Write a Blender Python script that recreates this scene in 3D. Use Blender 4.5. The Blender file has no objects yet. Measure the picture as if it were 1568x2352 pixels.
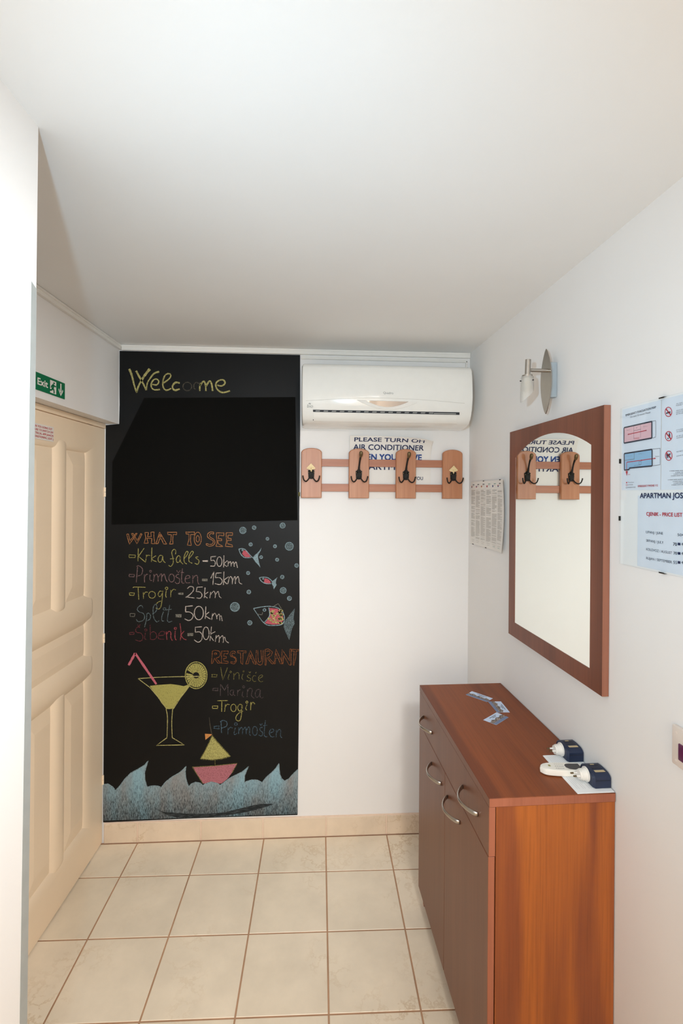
import bpy, bmesh, math, random
from mathutils import Vector, Matrix
from mathutils.geometry import tessellate_polygon
random.seed(7)
sc = bpy.context.scene
COL = sc.collection

# ------------------------------------------------------------------ camera
F_PX = 1130.64; HOR = 1133.61; W_PX, H_PX = 1568, 2352
YAW, PITCH, ROLL = -.058, -.0008, -.0071
CAM = Vector((.0296, -2.4154, 1.6809))
ROT = Matrix.Rotation(YAW, 3, 'Z') @ Matrix.Rotation(PITCH, 3, 'X') @ Matrix.Rotation(ROLL, 3, 'Y')
cam_d = bpy.data.cameras.new('camera'); cam = bpy.data.objects.new('camera', cam_d); COL.objects.link(cam)
cam_d.sensor_fit = 'HORIZONTAL'; cam_d.sensor_width = 36; cam_d.lens = F_PX * 36 / W_PX
cam_d.shift_y = -(H_PX / 2 - HOR) / W_PX
cam_d.clip_start = .02
R3 = Matrix((ROT.col[0], ROT.col[2], -ROT.col[1])).transposed()
cam.matrix_world = Matrix.Translation(CAM) @ R3.to_4x4()
sc.camera = cam

# ------------------------------------------------------------------ light, exposure
sc.view_settings.view_transform = 'Standard'; sc.view_settings.look = 'None'
sc.view_settings.gamma = 1; sc.view_settings.use_curve_mapping = False
sc.view_settings.exposure = -0.24
world = bpy.data.worlds.new('world'); sc.world = world; world.use_nodes = True
world.node_tree.nodes['Background'].inputs[0].default_value = (.8, .86, 1, 1)
world.node_tree.nodes['Background'].inputs[1].default_value = .2
sc.cycles.max_bounces = 12; sc.cycles.diffuse_bounces = 8; sc.cycles.glossy_bounces = 6

def lamp(name, kind, loc, energy, color, rot=(0, 0, 0), **kw):
    d = bpy.data.lights.new(name, kind); d.energy = energy; d.color = color
    for k, v in kw.items(): setattr(d, k, v)
    o = bpy.data.objects.new(name, d); COL.objects.link(o); o.location = loc; o.rotation_euler = rot
    return o
# the camera's flash head, held just beside the lens
def aim(o, p): o.rotation_euler = (Vector(p) - o.location).to_track_quat('-Z', 'Y').to_euler()
flash = lamp('flash', 'SPOT', (-.165, -2.42, 1.79), 72, (.50, .78, 1.0), shadow_soft_size=.022, spot_size=math.radians(120), spot_blend=1.0)
aim(flash, (.25, 0, 1.7))
# added unseen fill: a spot turned towards the entry, a disk, a warm panel
spot = lamp('entry_fill_spot', 'SPOT', (.42, -2.7, 2.3), 182, (1, .985, .96), shadow_soft_size=.12, spot_size=math.radians(74), spot_blend=.9)
aim(spot, (-.86, -.34, .72))
lamp('rear_fill_disk', 'AREA', (.15, -3.5, 2.33), 9, (1, .97, .92), (0, 0, 0), shape='DISK', size=.3)  # added overhead fill, no fixture belongs to it
lamp('rear_fill_panel', 'AREA', (.2, -4.55, 1.45), 24, (1.0, .82, .62), (math.radians(90), 0, 0), shape='RECTANGLE', size=1.3, size_y=1.6)  # added warm fill panel, the rear wall has no window

# ------------------------------------------------------------------ frames
def V(*a): return Vector(a)
XR, RR = .8063, .0221
XL, XU, LL = -.9636, -.9007, .0332
ZC = 2.3819
nR = V(-math.cos(RR), -math.sin(RR), 0); tR = V(math.sin(RR), -math.cos(RR), 0)
nL = V(math.cos(LL), -math.sin(LL), 0); tL = V(-math.sin(LL), -math.cos(LL), 0)
def RW(d, s, z): return V(XR, 0, z) + nR * d + tR * s          # right wall: out of wall, along wall from back corner, up
def LD(d, s, z): return V(XL, 0, z) + nL * d + tL * s          # door plane
def LU(d, s, z): return V(XU, 0, z) + nL * d + tL * s          # wall over the door
def BW(x, d, z): return V(x, -d, z)                            # back wall
def ray(u, v): return ROT @ V((u - W_PX / 2) / F_PX, 1, -(v - HOR) / F_PX)
def hit(u, v, o, n):
    r = ray(u, v); return CAM + r * ((o - CAM).dot(n) / r.dot(n))
def hb(u, v, d=0): return hit(u, v, V(0, -d, 0), V(0, 1, 0))
def hr(u, v, d=0): return hit(u, v, V(XR, 0, 0) + nR * d, nR)
def hl(u, v, d=0, X=None): return hit(u, v, V(XL if X is None else X, 0, 0) + nL * d, nL)
def hz(u, v, z): return hit(u, v, V(0, 0, z), V(0, 0, 1))

# ------------------------------------------------------------------ materials
def lin(c):
    return tuple(((x / 255) / 12.92 if x / 255 <= .04045 else ((x / 255 + .055) / 1.055) ** 2.4) for x in c) + (1,)
def new_mat(name):
    m = bpy.data.materials.new(name); m.use_nodes = True
    nt = m.node_tree; return m, nt, nt.nodes['Principled BSDF']
def nd(nt, t, **kw):
    n = nt.nodes.new(t)
    for k, v in kw.items(): setattr(n, k, v)
    return n
def coords(nt, scale, kind='Object', rot=None):
    tc = nd(nt, 'ShaderNodeTexCoord'); mp = nd(nt, 'ShaderNodeMapping')
    nt.links.new(tc.outputs[kind], mp.inputs[0]); mp.inputs['Scale'].default_value = scale
    if rot: mp.inputs['Rotation'].default_value = rot
    return mp.outputs[0]
def noise(nt, vec, scale, detail=4, rough=.5):
    n = nd(nt, 'ShaderNodeTexNoise'); nt.links.new(vec, n.inputs['Vector'])
    n.inputs['Scale'].default_value = scale; n.inputs['Detail'].default_value = detail; n.inputs['Roughness'].default_value = rough
    return n.outputs['Fac']
def ramp(nt, fac, stops):
    r = nd(nt, 'ShaderNodeValToRGB'); nt.links.new(fac, r.inputs[0])
    e = r.color_ramp.elements
    while len(e) < len(stops): e.new(.5)
    for el, (p, c) in zip(e, stops): el.position = p; el.color = c
    return r.outputs[0]
def mixc(nt, fac, a, b, mode='MIX'):
    m = nd(nt, 'ShaderNodeMix', data_type='RGBA', blend_type=mode)
    for i, x in ((0, fac), (6, a), (7, b)):
        if hasattr(x, 'links'): nt.links.new(x, m.inputs[i])
        else: m.inputs[i].default_value = x
    return m.outputs[2]
def bump(nt, b, h, strength, dist=.01):
    n = nd(nt, 'ShaderNodeBump'); nt.links.new(h, n.inputs['Height'])
    n.inputs['Strength'].default_value = strength; n.inputs['Distance'].default_value = dist
    nt.links.new(n.outputs[0], b.inputs['Normal'])
def plain(name, rgb, rough=.6, metal=0, var=.04, scale=30, bmp=0, spec=.5, **kw):
    m, nt, b = new_mat(name); v = coords(nt, (1, 1, 1)); n = noise(nt, v, scale)
    c = lin(rgb); lo = tuple(x * (1 - var) for x in c[:3]) + (1,); hi = tuple(min(1, x * (1 + var)) for x in c[:3]) + (1,)
    nt.links.new(ramp(nt, n, [(.3, lo), (.7, hi)]), b.inputs['Base Color'])
    b.inputs['Roughness'].default_value = rough; b.inputs['Metallic'].default_value = metal; b.inputs['Specular IOR Level'].default_value = spec
    if bmp: bump(nt, b, noise(nt, v, scale * 6), bmp, .004)
    for k, x in kw.items(): b.inputs[k.replace('_', ' ')].default_value = x
    return m
def plaster(name, rgb):
    m, nt, b = new_mat(name); v = coords(nt, (1, 1, 1))
    c = lin(rgb); lo = tuple(x * .975 for x in c[:3]) + (1,)
    nt.links.new(ramp(nt, noise(nt, v, 2.2, 5), [(.35, lo), (.65, c)]), b.inputs['Base Color'])
    b.inputs['Roughness'].default_value = .75; b.inputs['Specular IOR Level'].default_value = .25
    h = noise(nt, v, 60, 6); bump(nt, b, h, .06, .004)
    return m
def wood(name, base, dark, axis='Z', scale=1.0, rough=.4, contrast=1.0, spec=.5, knots=True, grain=.3):
    m, nt, b = new_mat(name)
    s = {'X': (.06, 1, 1), 'Y': (1, .06, 1), 'Z': (1, 1, .06)}[axis]
    v = coords(nt, tuple(x * scale for x in s))
    big = noise(nt, v, 14, 3, .55); fine = noise(nt, coords(nt, tuple(x * scale for x in {'X': (.02, 1, 1), 'Y': (1, .02, 1), 'Z': (1, 1, .02)}[axis])), 160, 4, .6)
    if knots:
        w = nd(nt, 'ShaderNodeTexWave', wave_type='RINGS', rings_direction=axis); nt.links.new(v, w.inputs[0])
        w.inputs['Scale'].default_value = 9; w.inputs['Distortion'].default_value = 7; w.inputs['Detail'].default_value = 2.5; w.inputs['Detail Scale'].default_value = 1.1
        big = mixc(nt, .45, big, w.outputs['Fac'])
    c = mixc(nt, ramp(nt, big, [(.25, (0, 0, 0, 1)), (.75, (contrast, contrast, contrast, 1))]), lin(base), lin(dark))
    c2 = mixc(nt, ramp(nt, fine, [(.45, (0, 0, 0, 1)), (.75, (grain, grain, grain, 1))]), c, tuple(x * .55 for x in lin(dark)[:3]) + (1,))
    nt.links.new(c2, b.inputs['Base Color'])
    b.inputs['Roughness'].default_value = rough; b.inputs['Specular IOR Level'].default_value = spec
    bump(nt, b, fine, .05, .002)
    return m
BOARD = (12, 12, 12)
def chalk(name, rgb, cover=.62, stretch=(1, 1, 1), scale=330):
    rgb = tuple(x * .84 + .04 * sum(rgb) / 3 for x in rgb); cover -= .10
    m, nt, b = new_mat(name); n = noise(nt, coords(nt, stretch), scale, 3, .7)
    t = .5 + (.5 - cover) * .5
    mask = ramp(nt, n, [(t - .09, (0, 0, 0, 1)), (t + .09, (1, 1, 1, 1))])
    dim = tuple(a * .22 + .78 * q for a, q in zip(lin(rgb)[:3], lin(BOARD)[:3])) + (1,)
    nt.links.new(mixc(nt, mask, dim, lin(rgb)), b.inputs['Base Color'])
    b.inputs['Roughness'].default_value = .95; b.inputs['Specular IOR Level'].default_value = .1
    return m

M = {}
M['wall'] = plaster('white_plaster', (235, 233, 231)); M['ceil'] = plaster('ceiling_plaster', (235, 235, 234))
M['grout'] = plain('grout', (176, 138, 108), .9, var=.15, scale=8)
M['cream'] = plain('cream_door_paint', (250, 229, 201), .42, var=.02, scale=5, bmp=.03)
M['plastic'] = plain('white_plastic', (233, 230, 224), .4, var=.01)
M['ac'] = plain('glossy_ivory_plastic', (240, 239, 234), .16, var=.01, Coat_Weight=.3)
M['paper'] = plain('paper', (232, 228, 222), .8, var=.02, scale=12)
M['paper_w'] = plain('white_paper', (240, 241, 241), .8, var=.01, scale=12)
M['black'] = plain('black_plastic', (22, 22, 24), .5)
M['darkslot'] = plain('dark_slot', (28, 36, 46), .5)
M['iron'] = plain('blackened_iron', (44, 42, 40), .5, .6, var=.3, scale=120, bmp=.5)
M['brass'] = plain('aged_brass', (112, 94, 66), .4, .8, var=.25, scale=90)
M['gold'] = plain('pale_gold_cap', (226, 202, 154), .45, .1, var=.15, scale=200)
M['nickel'] = plain('brushed_nickel', (186, 180, 172), .33, 1, var=.05, scale=60)
M['chrome'] = plain('satin_steel', (170, 162, 152), .28, 1, var=.03)
M['alu'] = plain('grey_metal_profile', (168, 172, 170), .5, .2)
M['navy'] = plain('navy_plastic', (24, 38, 66), .45, var=.1)
M['rem'] = plain('remote_white', (238, 234, 224), .35, var=.01)
M['green'] = plain('sign_green', (0, 110, 70), .45, var=.02)
M['signwhite'] = plain('sign_white', (226, 222, 216), .5, var=.01)
M['sw'] = plain('switch_ivory', (228, 216, 206), .35, var=.01)
M['rocker'] = plain('dark_red_rocker', (92, 24, 72), .3)
M['screen'] = plain('remote_screen', (52, 50, 52), .2)
for n, c in dict(ink_blue=(30, 66, 135), ink_navy=(34, 44, 84), ink_red=(190, 50, 60), ink_dark=(60, 62, 74), ink_grey=(198, 193, 186), ink_mid=(120, 118, 122), pink=(228, 188, 196),
                 sky=(150, 190, 222), ink_pale=(214, 214, 216), strip=(196, 178, 140), sheet=(222, 231, 242), orange=(214, 150, 60), ink_green=(140, 180, 170), skycard=(196, 212, 236), water=(112, 126, 156), ac_text=(150, 152, 150), seam=(196, 194, 186)).items():
    M[n] = plain(n, c, .7, var=.02)
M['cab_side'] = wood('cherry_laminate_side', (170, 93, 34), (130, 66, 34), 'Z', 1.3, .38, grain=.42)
M['cab_front'] = wood('cherry_laminate_front', (128, 82, 58), (112, 70, 50), 'Z', 1.3, .42, knots=False)  # same wood as the sides, its grazing wall reflection greyed into the colour
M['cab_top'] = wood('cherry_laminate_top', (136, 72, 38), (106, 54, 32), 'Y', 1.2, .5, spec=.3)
M['edge'] = wood('edge_banding', (166, 100, 74), (146, 84, 60), 'Z', 1, .5, knots=False)
M['frame'] = wood('mirror_frame_wood', (136, 78, 54), (98, 52, 34), 'Z', .8, .45, knots=False)
M['frame_edge'] = wood('mirror_frame_edge', (156, 102, 80), (136, 84, 64), 'Z', 1, .5, knots=False)
M['rackwood'] = wood('beech_plaque', (196, 138, 102), (176, 114, 78), 'Z', 2.2, .4, knots=False)
M['railwood'] = wood('beech_rail', (186, 126, 96), (164, 102, 74), 'X', 2, .45, knots=False)
m, nt, b = new_mat('mirror_glass'); b.inputs['Metallic'].default_value = 1; b.inputs['Roughness'].default_value = .012
nt.links.new(ramp(nt, noise(nt, coords(nt, (1, 1, 1)), 1, 1), [(0, (.90, .93, .89, 1)), (1, (.92, .94, .90, 1))]), b.inputs['Base Color']); M['mirror'] = m
m, nt, b = new_mat('display_window'); b.inputs['Metallic'].default_value = 1; b.inputs['Roughness'].default_value = .06
nt.links.new(ramp(nt, noise(nt, coords(nt, (1, 1, 1)), 2), [(0, (.40, .39, .40, 1)), (1, (.46, .44, .44, 1))]), b.inputs['Base Color']); M['display'] = m
M['frost'] = plain('frosted_glass', (250, 249, 246), .35, var=.005, Transmission_Weight=.82, IOR=1.15)
M['frost2'] = plain('inner_frosted_glass', (240, 238, 232), .5, var=.01, Transmission_Weight=.3, IOR=1.3)
# cover glass of the clip frame: thin, clear, light reflections
m, nt, b = new_mat('cover_glass'); out = nt.nodes['Material Output']
tr = nd(nt, 'ShaderNodeBsdfTransparent'); gl = nd(nt, 'ShaderNodeBsdfGlossy'); gl.inputs['Roughness'].default_value = .03
lw = nd(nt, 'ShaderNodeLayerWeight'); pw = nd(nt, 'ShaderNodeMath', operation='POWER'); pw.inputs[1].default_value = 5; nt.links.new(lw.outputs['Facing'], pw.inputs[0])
fr = nd(nt, 'ShaderNodeMath', operation='MULTIPLY_ADD'); nt.links.new(pw.outputs[0], fr.inputs[0]); fr.inputs[1].default_value = .9; fr.inputs[2].default_value = .06; mx = nd(nt, 'ShaderNodeMixShader')
nt.links.new(ramp(nt, noise(nt, coords(nt, (1, 1, 1)), 3), [(0, (.975, .99, 1, 1)), (1, (.98, 1, 1, 1))]), tr.inputs[0])
nt.links.new(fr.outputs[0], mx.inputs[0]); nt.links.new(tr.outputs[0], mx.inputs[1]); nt.links.new(gl.outputs[0], mx.inputs[2]); nt.links.new(mx.outputs[0], out.inputs[0]); M['glass'] = m
# floor tile
def tile_mat(name, rgb, vein):
    m, nt, b = new_mat(name); v = coords(nt, (1, 1, 1), 'Generated')
    geo = nd(nt, 'ShaderNodeNewGeometry'); 
    n1 = noise(nt, geo.outputs['Position'], 5, 6, .6); n2 = noise(nt, geo.outputs['Position'], 11, 8, .65)
    oi = nd(nt, 'ShaderNodeObjectInfo')
    c = mixc(nt, ramp(nt, n1, [(.35, (0, 0, 0, 1)), (.7, (1, 1, 1, 1))]), lin(rgb), lin(tuple(x * .935 for x in rgb)))
    d = nd(nt, 'ShaderNodeMath', operation='SUBTRACT'); nt.links.new(n2, d.inputs[0]); d.inputs[1].default_value = .5
    a = nd(nt, 'ShaderNodeMath', operation='ABSOLUTE'); nt.links.new(d.outputs[0], a.inputs[0])
    patch = ramp(nt, noise(nt, geo.outputs['Position'], 3.1, 2), [(.5, (0, 0, 0, 1)), (.72, (1, 1, 1, 1))])
    ve = mixc(nt, 1.0, ramp(nt, a.outputs[0], [(0, (.55, .55, .55, 1)), (.03, (0, 0, 0, 1))]), patch, 'MULTIPLY')
    c = mixc(nt, ve, c, lin(vein))
    rv = ramp(nt, oi.outputs['Random'], [(0, (.95, .95, .94, 1)), (1, (1.0, 1.0, 1.0, 1))])
    nt.links.new(mixc(nt, 1.0, c, rv, 'MULTIPLY'), b.inputs['Base Color'])
    b.inputs['Roughness'].default_value = .38; b.inputs['Specular IOR Level'].default_value = .4
    bump(nt, b, noise(nt, geo.outputs['Position'], 40, 4), .05, .003)
    return m
M['tile'] = tile_mat('beige_ceramic', (243, 229, 207), (196, 166, 124))
M['btile'] = tile_mat('beige_ceramic_skirting', (233, 213, 189), (190, 160, 120))
M['bgrout'] = plain('skirting_grout', (232, 208, 188), .85, var=.05)
# board paint
m, nt, b = new_mat('black_board_paint')
nt.links.new(ramp(nt, noise(nt, coords(nt, (1, 1, 1)), 6, 6), [(.3, lin((9, 9, 9))), (.7, lin((13, 13, 13)))]), b.inputs['Base Color'])
b.inputs['Roughness'].default_value = .5; b.inputs['Specular IOR Level'].default_value = .22; M['board'] = m
M['blackout'] = plain('blackout_black', (9, 8, 6), .8, var=.05, spec=.1)  # for the blanked-out polygon, not a second paint on the board
for n, c, cov in (('c_yel', (204, 194, 122), .72), ('c_yel2', (184, 174, 98), .66), ('c_yeld', (160, 152, 88), .5), ('c_or', (196, 132, 82), .7), ('c_ord', (176, 106, 62), .58), ('c_pg', (158, 124, 122), .6),
                  ('c_wh', (214, 200, 188), .68), ('c_gr', (150, 145, 132), .6), ('c_bl', (128, 146, 150), .56), ('c_red', (186, 86, 92), .62), ('c_redd', (138, 70, 76), .55),
                  ('c_mar', (128, 112, 112), .5), ('c_prim', (102, 130, 148), .55), ('c_bub', (156, 182, 190), .7), ('c_pink', (214, 110, 126), .85), ('c_fish', (206, 96, 108), .8), ('c_dim', (104, 98, 84), .6),
                  ('c_lime', (192, 184, 104), .72), ('c_flag', (222, 150, 84), .85), ('c_hull', (198, 122, 132), .8)):
    M[n] = chalk(n, c, cov)
M['c_liq'] = chalk('c_liq', (182, 174, 96), .88, (1, 1, .5), 300)
M['c_sail'] = chalk('c_sail', (196, 188, 112), .76, (1, 1, .6), 320)
M['c_erase'] = plain('rubbed_board', (34, 36, 40), .9, var=.2, scale=50)
# sea: chalk rubbed in vertical strokes
m, nt, b = new_mat('c_sea')
st = noise(nt, coords(nt, (1, 1, .16)), 420, 5, .75); bg = noise(nt, coords(nt, (1, 1, .35)), 9, 4)
c = ramp(nt, bg, [(.38, lin((138, 140, 140))), (.66, lin((136, 168, 180)))])
tc = nd(nt, 'ShaderNodeTexCoord'); sp = nd(nt, 'ShaderNodeSeparateXYZ'); geo = nd(nt, 'ShaderNodeNewGeometry'); nt.links.new(geo.outputs['Position'], sp.inputs[0])
cov = nd(nt, 'ShaderNodeMapRange'); nt.links.new(sp.outputs[2], cov.inputs[0])
for i, x in ((1, .10), (2, .32), (3, -.10), (4, .13)): cov.inputs[i].default_value = x
ad = nd(nt, 'ShaderNodeMath', operation='ADD'); nt.links.new(st, ad.inputs[0]); nt.links.new(cov.outputs[0], ad.inputs[1])
mask = ramp(nt, ad.outputs[0], [(.36, (.08, .08, .08, 1)), (.6, (1, 1, 1, 1))])
nt.links.new(mixc(nt, mask, lin((30, 33, 36)), c), b.inputs['Base Color']); b.inputs['Roughness'].default_value = .95; b.inputs['Specular IOR Level'].default_value = .1; M['c_sea'] = m
M['c_smear'] = chalk('c_smear', (92, 100, 104), .44, (.12, 1, 1), 260)
# card photo band
m, nt, b = new_mat('town_band'); n = noise(nt, coords(nt, (1, 1, 1)), 260, 3)
nt.links.new(ramp(nt, n, [(.35, lin((52, 44, 48))), (.52, lin((110, 96, 88))), (.68, lin((214, 196, 180)))]), b.inputs['Base Color']); b.inputs['Roughness'].default_value = .5; M['town'] = m

# ------------------------------------------------------------------ mesh helpers
def wloc(o):
    p = V(0, 0, 0)
    while o is not None: p += o.location; o = o.parent
    return p
def empty(name, loc, label=None, cat=None, group=None, kind=None):
    o = bpy.data.objects.new(name, None); COL.objects.link(o); o.location = loc; o.empty_display_size = .05
    tag(o, label, cat, group, kind); return o
def tag(o, label=None, cat=None, group=None, kind=None):
    for k, v in (('label', label), ('category', cat), ('group', group), ('kind', kind)):
        if v: o[k] = v
    return o
def fin(name, bm, mats, parent=None, smooth=False, recalc=True, **tags):
    if recalc: bmesh.ops.recalc_face_normals(bm, faces=bm.faces)
    if not isinstance(mats, (list, tuple)): mats = [mats]
    me = bpy.data.meshes.new(name)
    if parent is not None: base = wloc(parent)
    else:
        xs = [v.co for v in bm.verts]
        base = V((min(v.x for v in xs) + max(v.x for v in xs)) / 2, (min(v.y for v in xs) + max(v.y for v in xs)) / 2, min(v.z for v in xs))
    for v in bm.verts: v.co -= base
    bm.to_mesh(me); bm.free()
    for k in mats: me.materials.append(M[k] if isinstance(k, str) else k)
    if smooth is True:
        for p in me.polygons: p.use_smooth = True
    elif smooth:
        for p in me.polygons: p.use_smooth = True
        me.set_sharp_from_angle(angle=math.radians(smooth))
    o = bpy.data.objects.new(name, me); COL.objects.link(o)
    if parent is not None: o.parent = parent
    else: o.location = base
    tag(o, tags.get('label'), tags.get('cat'), tags.get('group'), tags.get('kind'))
    return o
def BM(): return bmesh.new()
def box(bm, fr, a, b_, c, bev=0, seg=1, mi=0):
    """box spanning ranges a, b_, c of frame fr"""
    vs = [bm.verts.new(fr(x, y, z)) for x in a for y in b_ for z in c]
    fs = []
    for q in ((0, 1, 3, 2), (4, 6, 7, 5), (0, 4, 5, 1), (2, 3, 7, 6), (0, 2, 6, 4), (1, 5, 7, 3)):
        f = bm.faces.new([vs[i] for i in q]); f.material_index = mi; fs.append(f)
    if bev:
        bmesh.ops.recalc_face_normals(bm, faces=fs)
        es = list({e for f in fs for e in f.edges})
        r = bmesh.ops.bevel(bm, geom=es, offset=bev, segments=seg, profile=.5, affect='EDGES')
        for f in r['faces']: f.material_index = mi
def prism(bm, pts, off, mi=0, caps=True, side_mi=None):
    """closed polygon pts extruded by vector off"""
    a = [bm.verts.new(p) for p in pts]; c = [bm.verts.new(p + off) for p in pts]; n = len(pts)
    if caps:
        bm.faces.new(a).material_index = mi; bm.faces.new(c[::-1]).material_index = mi
    for i in range(n):
        f = bm.faces.new((a[i], a[(i + 1) % n], c[(i + 1) % n], c[i])); f.material_index = mi if side_mi is None else side_mi
def flat(bm, pts, mi=0):
    vs = [bm.verts.new(p) for p in pts]
    if len(pts) <= 4: bm.faces.new(vs).material_index = mi; return
    for t in tessellate_polygon([pts]):
        try: bm.faces.new([vs[i] for i in t]).material_index = mi
        except ValueError: pass
def tube(bm, path, rad, n=10, mi=0, flatx=1.0, upv=None):
    path = [V(*p) for p in path]; rad = rad if isinstance(rad, (list, tuple)) else [rad] * len(path)
    rings = []; up = V(*upv) if upv else None
    for i, p in enumerate(path):
        t = (path[min(i + 1, len(path) - 1)] - path[max(i - 1, 0)]).normalized()
        if up is None: up = V(0, 0, 1) if abs(t.z) < .9 else V(1, 0, 0)
        s = t.cross(up).normalized(); w = s.cross(t).normalized(); up = w
        rings.append([bm.verts.new(p + s * (math.cos(k * 2 * math.pi / n) * rad[i] * flatx) + w * (math.sin(k * 2 * math.pi / n) * rad[i])) for k in range(n)])
    for r0, r1 in zip(rings, rings[1:]):
        for k in range(n): bm.faces.new((r0[k], r0[(k + 1) % n], r1[(k + 1) % n], r1[k])).material_index = mi
    bm.faces.new(rings[0][::-1]).material_index = mi; bm.faces.new(rings[-1]).material_index = mi
def smooth_path(p, k=6):
    p = [V(*q) for q in p]; out = []
    for i in range(len(p) - 1):
        p0, p1, p2, p3 = p[max(i - 1, 0)], p[i], p[i + 1], p[min(i + 2, len(p) - 1)]
        for j in range(k):
            t = j / k; out.append(.5 * ((2 * p1) + (p2 - p0) * t + (2 * p0 - 5 * p1 + 4 * p2 - p3) * t * t + (3 * p1 - p0 - 3 * p2 + p3) * t ** 3))
    out.append(p[-1]); return out
def cyl(bm, p, q, r, n=16, mi=0, r2=None): tube(bm, [p, q], [r, r if r2 is None else r2], n, mi)
def disc(bm, c, n_, r, h, n=16, mi=0): cyl(bm, c, c + n_.normalized() * h, r, n, mi)

# ------------------------------------------------------------------ text
_tc = {}
def glyphs(s, bold=0):
    if (s, bold) in _tc: return _tc[(s, bold)]
    cu = bpy.data.curves.new('t', 'FONT'); cu.body = s; cu.size = 1; cu.resolution_u = 3
    o = bpy.data.objects.new('t', cu); COL.objects.link(o)
    bpy.context.view_layer.update()
    me = bpy.data.meshes.new_from_object(o.evaluated_get(bpy.context.evaluated_depsgraph_get()))
    r = ([tuple(v.co[:2]) for v in me.vertices], [tuple(p.vertices) for p in me.polygons])
    bpy.data.objects.remove(o); bpy.data.meshes.remove(me); bpy.data.curves.remove(cu)
    _tc[(s, bold)] = r; return r
_h = glyphs('H'); CAP = max(v[1] for v in _h[0])
def text(bm, s, fn, bold=0, mi=0):
    """fn(u, v): u 0..1 along the string, v 0..1 from baseline to cap height"""
    vs, fs = glyphs(s); x0 = min(v[0] for v in vs); x1 = max(v[0] for v in vs)
    o0 = fn(0, 0); nn = (fn(.1, 0) - o0).cross(fn(0, .1) - o0).normalized(); nn = nn if nn.dot(CAM - o0) > 0 else -nn
    for kk, (dx, dy) in enumerate(((0, 0),) if bold < .005 else ((0, 0), (-bold, -bold), (bold, -bold), (-bold, bold), (bold, bold))):
        nv = [bm.verts.new(fn((x + dx - x0) / (x1 - x0), (y + dy) / CAP) + nn * (kk * .00006)) for x, y in vs]
        for f in fs: bm.faces.new([nv[i] for i in f]).material_index = mi
def text3(bm, s, P, bl, br, tl, bold=0, mi=0):
    o, r_, t_ = P(*bl), P(*br), P(*tl); text(bm, s, lambda u, v: o + (r_ - o) * u + (t_ - o) * v, bold, mi)

# ================================================================== SETTING
def struct(name, bm, m_, **k): return fin(name, bm, m_, kind='structure', **k)
Y_REAR = -4.7
CX, CY_ = -.5065, -1.434                                           # free edge of the near left wall
def NW(d, s, z): return V(CX, CY_, z) + nL * d + tL * s
bm = BM(); box(bm, V, (-1.6, 1.25), (Y_REAR - .15, .15), (-.15, -.0016)); floor = struct('floor', bm, 'grout')
bm = BM(); box(bm, V, (-1.6, 1.25), (Y_REAR - .15, .15), (ZC, ZC + .12)); struct('ceiling', bm, 'ceil')
bm = BM(); box(bm, V, (-1.35, 1.2), (0, .12), (-.008, ZC)); struct('wall_back', bm, 'wall')
bm = BM(); box(bm, RW, (-.12, 0), (0.0, 4.72), (-.008, ZC)); struct('wall_right', bm, 'wall')
bm = BM(); box(bm, V, (-1.35, 1.2), (Y_REAR - .12, Y_REAR), (-.008, ZC)); struct('wall_rear', bm, 'wall')
# near left wall ends in a free edge; its edge leans a little
bm = BM(); A = [(-.30, 0), (0, 0), (0, 3.35), (-.30, 3.35)]
lo = [bm.verts.new(NW(d - (.0115 if d == 0 else 0), s, -.008)) for d, s in A]; hi = [bm.verts.new(NW(d + (.0035 if d == 0 else 0), s, ZC)) for d, s in A]
bm.faces.new(lo[::-1]); bm.faces.new(hi)
for i in range(4): bm.faces.new((lo[i], lo[(i + 1) % 4], hi[(i + 1) % 4], hi[i]))
struct('wall_left', bm, 'wall')
# wall around the recessed door: lintel beam and pier
bm = BM(); box(bm, LU, (-.2, 0), (0, 1.5), (2.004, ZC)); box(bm, LU, (-.2, 0), (.84, 1.5), (-.008, 2.004)); box(bm, LU, (-.26, -.115), (0, .86), (-.008, 2.004))
struct('wall_entry', bm, 'wall')
# corner guard on the free edge
bm = BM()
for z0, z1 in ((-.0, 2.078),):
    f = lambda z: -.0115 + .015 * (z / ZC)
    g_, e_ = .0006, -.0004
    a = [NW(f(z0), 0.0, z0), NW(f(z0), .026, z0), NW(f(z0) + g_, .026, z0), NW(f(z0) + g_, e_, z0), NW(f(z0) - .02, e_, z0), NW(f(z0) - .02, 0, z0)]
    c = [NW(f(z1), 0.0, z1), NW(f(z1), .0165, z1), NW(f(z1) + g_, .0165, z1), NW(f(z1) + g_, e_, z1 - .008), NW(f(z1) - .02, e_, z1 - .008), NW(f(z1) - .02, 0, z1 - .008)]
    va = [bm.verts.new(p) for p in a]; vc = [bm.verts.new(p) for p in c]
    bm.faces.new(va); bm.faces.new(vc[::-1])
    for i in range(6): bm.faces.new((va[i], va[(i + 1) % 6], vc[(i + 1) % 6], vc[i]))
fin('trim_1', bm, 'alu', kind='structure')
# cable ducts under the ceiling
bm = BM(); box(bm, LU, (0, .014), (.0, 1.49), (ZC - .024, ZC - .001), .001); box(bm, LU, (0, .017), (0, 1.49), (ZC - .0105, ZC - .001), .001); struct('trim_2', bm, 'plastic')
bm = BM(); box(bm, BW, (XU + .016, .805), (0, .014), (ZC - .026, ZC - .007), .001); box(bm, BW, (XU + .016, .805), (0, .016), (ZC - .0105, ZC - .001), .0008); struct('trim_3', bm, 'plastic')
bm = BM(); box(bm, BW, (-.03, .79), (0, .012), (2.334, 2.340), .001); box(bm, BW, (.783, .790), (0, .012), (2.24, 2.340), .001); box(bm, BW, (-.03, .79), (0, .005), (2.340, 2.350), .0); struct('trim_4', bm, 'plastic')

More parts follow.
